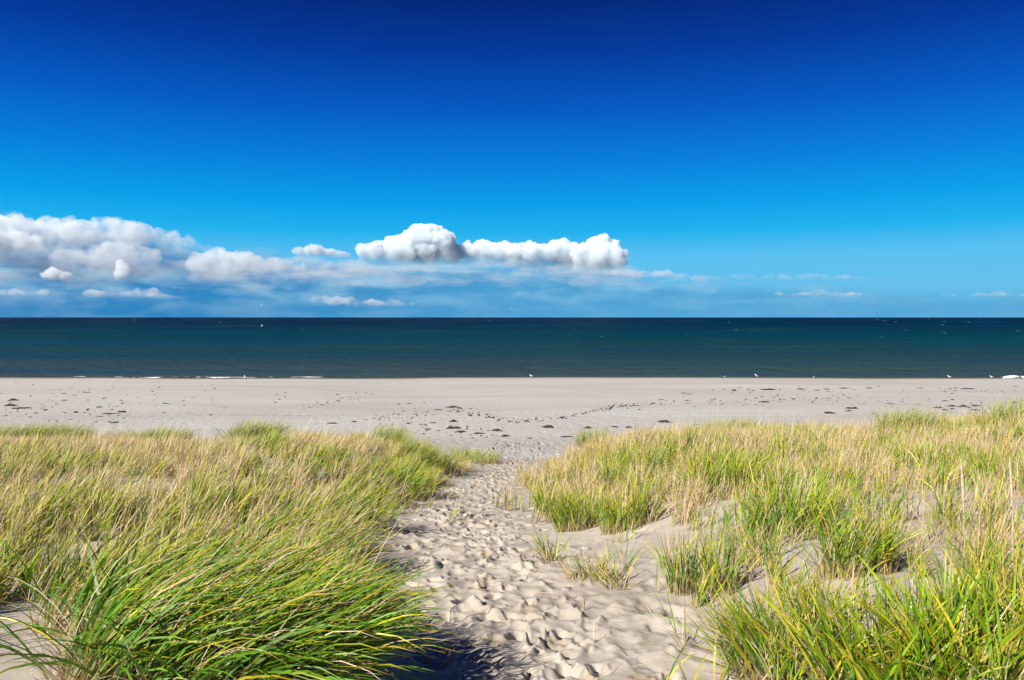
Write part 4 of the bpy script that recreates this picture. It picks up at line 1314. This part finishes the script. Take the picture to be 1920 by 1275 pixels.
def surf(x0, x1, y0, y1, hmax, thr, label, seed, curl=0.0):
    nx, ny = int((x1 - x0) / 0.12), 46
    X_, Y_ = np.meshgrid(np.linspace(x0, x1, nx), np.linspace(y0, y1, ny), indexing='ij')
    q = (Y_ - y0) / (y1 - y0)
    wave = fbm(X_ / 7, X_ * 0 + seed, oct=3, seed=seed)
    line = 0.42 + 0.30 * wave
    n = fbm(X_ / 1.6, Y_ / 0.45, oct=4, seed=seed + 3, gain=0.62)
    big = fbm(X_ / 9, Y_ / 4, oct=2, seed=seed + 7)
    d = np.exp(-((q - line) / 0.16) ** 2) + 0.55 * np.exp(-((q - line + 0.28) / 0.07) ** 2)
    endf = sstep(X_, x0, x0 + 5) * (1 - sstep(X_, x1 - 5, x1)) if not curl else sstep(X_, x0, x0 + 2.5)
    f = 0.75 * d * endf + 0.75 * n + 0.75 * big
    Z_ = 0.05 + hmax * np.exp(-((q - line) / 0.12) ** 2) * (0.7 + 0.6 * n) * endf
    keep = f > thr
    kq = keep[:-1, :-1] & keep[1:, :-1] & keep[:-1, 1:] & keep[1:, 1:]
    ix = np.arange(nx * ny).reshape(nx, ny)
    qd = np.stack([ix[:-1, :-1], ix[1:, :-1], ix[1:, 1:], ix[:-1, 1:]], -1)[kq]
    used, inv = np.unique(qd, return_inverse=True)
    V_ = np.stack([X_, Y_, Z_], -1).reshape(-1, 3)[used]
    add_obj('surf_foam', make_mesh('surf_foam', V_, quads=inv.reshape(-1, 4)), M_FOAM, label=label, kind='stuff')


surf(-47.5, -15.0, 76.6, 82.0, 0.10, 0.84, 'white surf foam washing up along the left shore', 11)
surf(47.0, 75.0, 76.4, 79.5, 0.42, 0.30, 'white breaking wave at the shore by the right edge', 12, curl=1)

r = np.random.default_rng(5)
vs, fs = [], []
for k in range(55):
    px = r.uniform(-250, 2170)
    py = 597.5 + 34 * r.random() ** 2.2
    v = px_to_ray(px, py)
    y = CAM_Z / -v.z
    x = v.x * y
    w = r.uniform(0.6, 2.8) * y / FPX
    d, h = w * r.uniform(0.6, 1.6), min(0.4, r.uniform(0.10, 0.30) * y / FPX)
    m = 9
    o = len(vs)
    for i in range(m):
        s = -1 + 2 * i / (m - 1)
        e = (1 - s * s) ** 0.5
        vs.append((x + w * s, y - d * e * r.uniform(0.2, 0.6), 0.02))
        vs.append((x + w * s + r.normal(0, w * .05), y, 0.04 + h * e * r.uniform(0.4, 1.0)))
    for i in range(m - 1):
        fs.append((o + 2 * i, o + 2 * i + 2, o + 2 * i + 3, o + 2 * i + 1))
M_CAP, t, b = material('thin_foam')
b.inputs['Base Color'].default_value = (0.34, 0.40, 0.42, 1)
b.inputs['Roughness'].default_value = 0.8
add_obj('whitecaps', make_mesh('whitecaps', np.array(vs), quads=np.array(fs)), M_CAP, label='tiny whitecaps flecking the far sea', kind='stuff')

# ---------------------------------------------------------------- gulls
M_WHITE, t, b = material('white_plumage')
b.inputs['Base Color'].default_value = (0.82, 0.82, 0.80, 1)
b.inputs['Roughness'].default_value = 0.8
M_GREY, t, b = material('grey_plumage')
b.inputs['Base Color'].default_value = (0.30, 0.32, 0.35, 1)
M_BLACK, t, b = material('dark_plumage')
b.inputs['Base Color'].default_value = (0.03, 0.03, 0.032, 1)
M_BILL, t, b = material('yellow_bill')
b.inputs['Base Color'].default_value = (0.70, 0.42, 0.05, 1)


def spine(rings, sides=10):
    """one closed body along the x axis: rings of (x, z, half width, half height)"""
    vs, q = [], []
    for (x, z, a, c) in rings:
        for k in range(sides):
            th = 2 * math.pi * k / sides
            vs.append((x, a * math.cos(th), z + c * math.sin(th)))
    n = len(rings)
    for i in range(n - 1):
        for k in range(sides):
            k2 = (k + 1) % sides
            q.append((i * sides + k, i * sides + k2, (i + 1) * sides + k2, (i + 1) * sides + k))
    q.append(tuple(range(sides))[::-1])
    q.append(tuple((n - 1) * sides + k for k in range(sides)))
    me = bpy.data.meshes.new('body')
    me.from_pydata(vs, [], q)
    me.update()
    me.shade_smooth()
    return me


STAND = [(-.27, .215, .02, .006), (-.20, .215, .045, .02), (-.12, .22, .07, .055), (-.02, .225, .085, .08), (.08, .25, .078, .082), (.14, .295, .055, .06), (.175, .345, .045, .045), (.21, .365, .046, .043), (.24, .36, .034, .032), (.258, .355, .012, .012)]
FLY = [(-.28, 0, .05, .006), (-.18, 0, .04, .02), (-.08, 0, .065, .055), (.04, 0, .075, .065), (.14, .01, .055, .052), (.19, .02, .045, .043), (.235, .02, .035, .03), (.255, .018, .01, .01)]


def wing_mesh(pts, thick=0.012):
    """a closed thin wing between a leading and a trailing edge: (x_lead, x_trail, y, z)"""
    vs, q = [], []
    for (xl, xt, y, z) in pts:
        vs += [(xl, y, z), ((xl + xt) / 2, y, z + thick), (xt, y, z), ((xl + xt) / 2, y, z - thick * .5)]
    n = len(pts)
    for i in range(n - 1):
        for k in range(4):
            k2 = (k + 1) % 4
            q.append((i * 4 + k, i * 4 + k2, (i + 1) * 4 + k2, (i + 1) * 4 + k))
    q += [(3, 2, 1, 0), tuple((n - 1) * 4 + k for k in range(4))]
    me = bpy.data.meshes.new('wing')
    me.from_pydata(vs, [], q)
    me.update()
    return me


def gull(loc, rz, label, s=0.8, flying=False, bank=0.0, body=M_WHITE, wingm=M_GREY, group='gulls'):
    root = empty('gull' if body is M_WHITE else 'shore_bird', loc, label, 'gull' if body is M_WHITE else 'bird', group)
    root.rotation_euler = (bank, 0, rz)
    s *= 1.0 if flying else 0.75
    root.scale = (s, s, s)
    add_obj('body', spine(FLY if flying else STAND), body, root)
    zb = 0.018 if flying else 0.355
    add_obj('bill', tube([(.25, 0, zb), (.29, 0, zb - .003), (.315, 0, zb - .012)], [.012, .009, .003]), M_BILL, root)
    for sd in (-1, 1):
        if flying:
            wg = add_obj('wing', wing_mesh([(.12, -.06, sd * .05, .03), (.16, -.06, sd * .22, .10), (.15, -.05, sd * .38, .13), (.06, -.06, sd * .55, .10)]), wingm, root)
            add_obj('wing_tip', wing_mesh([(.058, -.062, sd * .55, .10), (-.04, -.09, sd * .68, .06), (-.11, -.12, sd * .74, .04)]), M_BLACK, wg)
        else:
            wg = add_obj('wing', spine([(-.30, .225, .004, .006), (-.2, .232, .012, .026), (-.05, .245, .018, .05), (.06, .265, .014, .045), (.10, .275, .004, .015)], 8), wingm, root)
            wg.location = (0, sd * .068, 0)
            add_obj('leg', tube([(.0, sd * .03, .16), (-.005, sd * .03, .08), (.0, sd * .03, .008), (.03, sd * .03, .002)], [.010, .007, .007, .005]), M_BILL, root)
    return root


for (px, rz, s, lb) in ((459, 2.0, .78, 'white gull standing by the surf foam at left'),
                        (996, 2.6, .80, 'white gull standing at the shore straight beyond the path'),
                        (1419, 2.2, .98, 'largest white gull with dark back, upright at the shore right of centre'),
                        (1780, 2.7, .80, 'white gull on the shore, left one of two near the right edge'),
                        (1859, 2.9, .74, 'white gull standing closest to the breaking wave at right'),
                        (1358, .4, .45, 'small white gull low on the shore left of the largest gull'),
                        (1525, .2, .45, 'small white gull low on the shore right of the largest gull')):
    v = px_to_ray(px, 712)
    y = 62.8
    x = v.x * y
    gull(Vector((x, y, float(height(x, y)) - 0.005)), rz, lb, s, group='gulls standing along the shore', wingm=M_BLACK if px == 1419 else M_GREY)
v = px_to_ray(645, 712)
gull(Vector((v.x * 61.5, 61.5, float(height(v.x * 61.5, 61.5)))), .3, 'small dark bird on the sand below the left surf', .5, body=M_BLACK, wingm=M_BLACK, group='birds on the sand')
for (px, py, y, rz, bk, lb) in ((383, 651, 210, 1.3, .9, 'white gull flying low over the sea at left, lowest of those flying'),
                                (565, 616, 230, 1.5, 1.0, 'white gull flying over the sea, banked steeply, left of centre'),
                                (491, 611, 190, .3, .3, 'white gull with spread wings just under the horizon at left'),
                                (467, 644, 240, .1, .1, 'small white gull skimming the sea between two other flying gulls'),
                                (959, 579, 260, .5, .4, 'small pale gull flying above the horizon beyond the path'),
                                (490, 573, 240, .2, .3, 'small pale gull flying in front of the low clouds at left')):
    v = px_to_ray(px, py)
    gull(Vector((v.x * y, y, CAM_Z + v.z * y)), rz, lb, 1.0, True, bk, group='gulls flying over the sea')
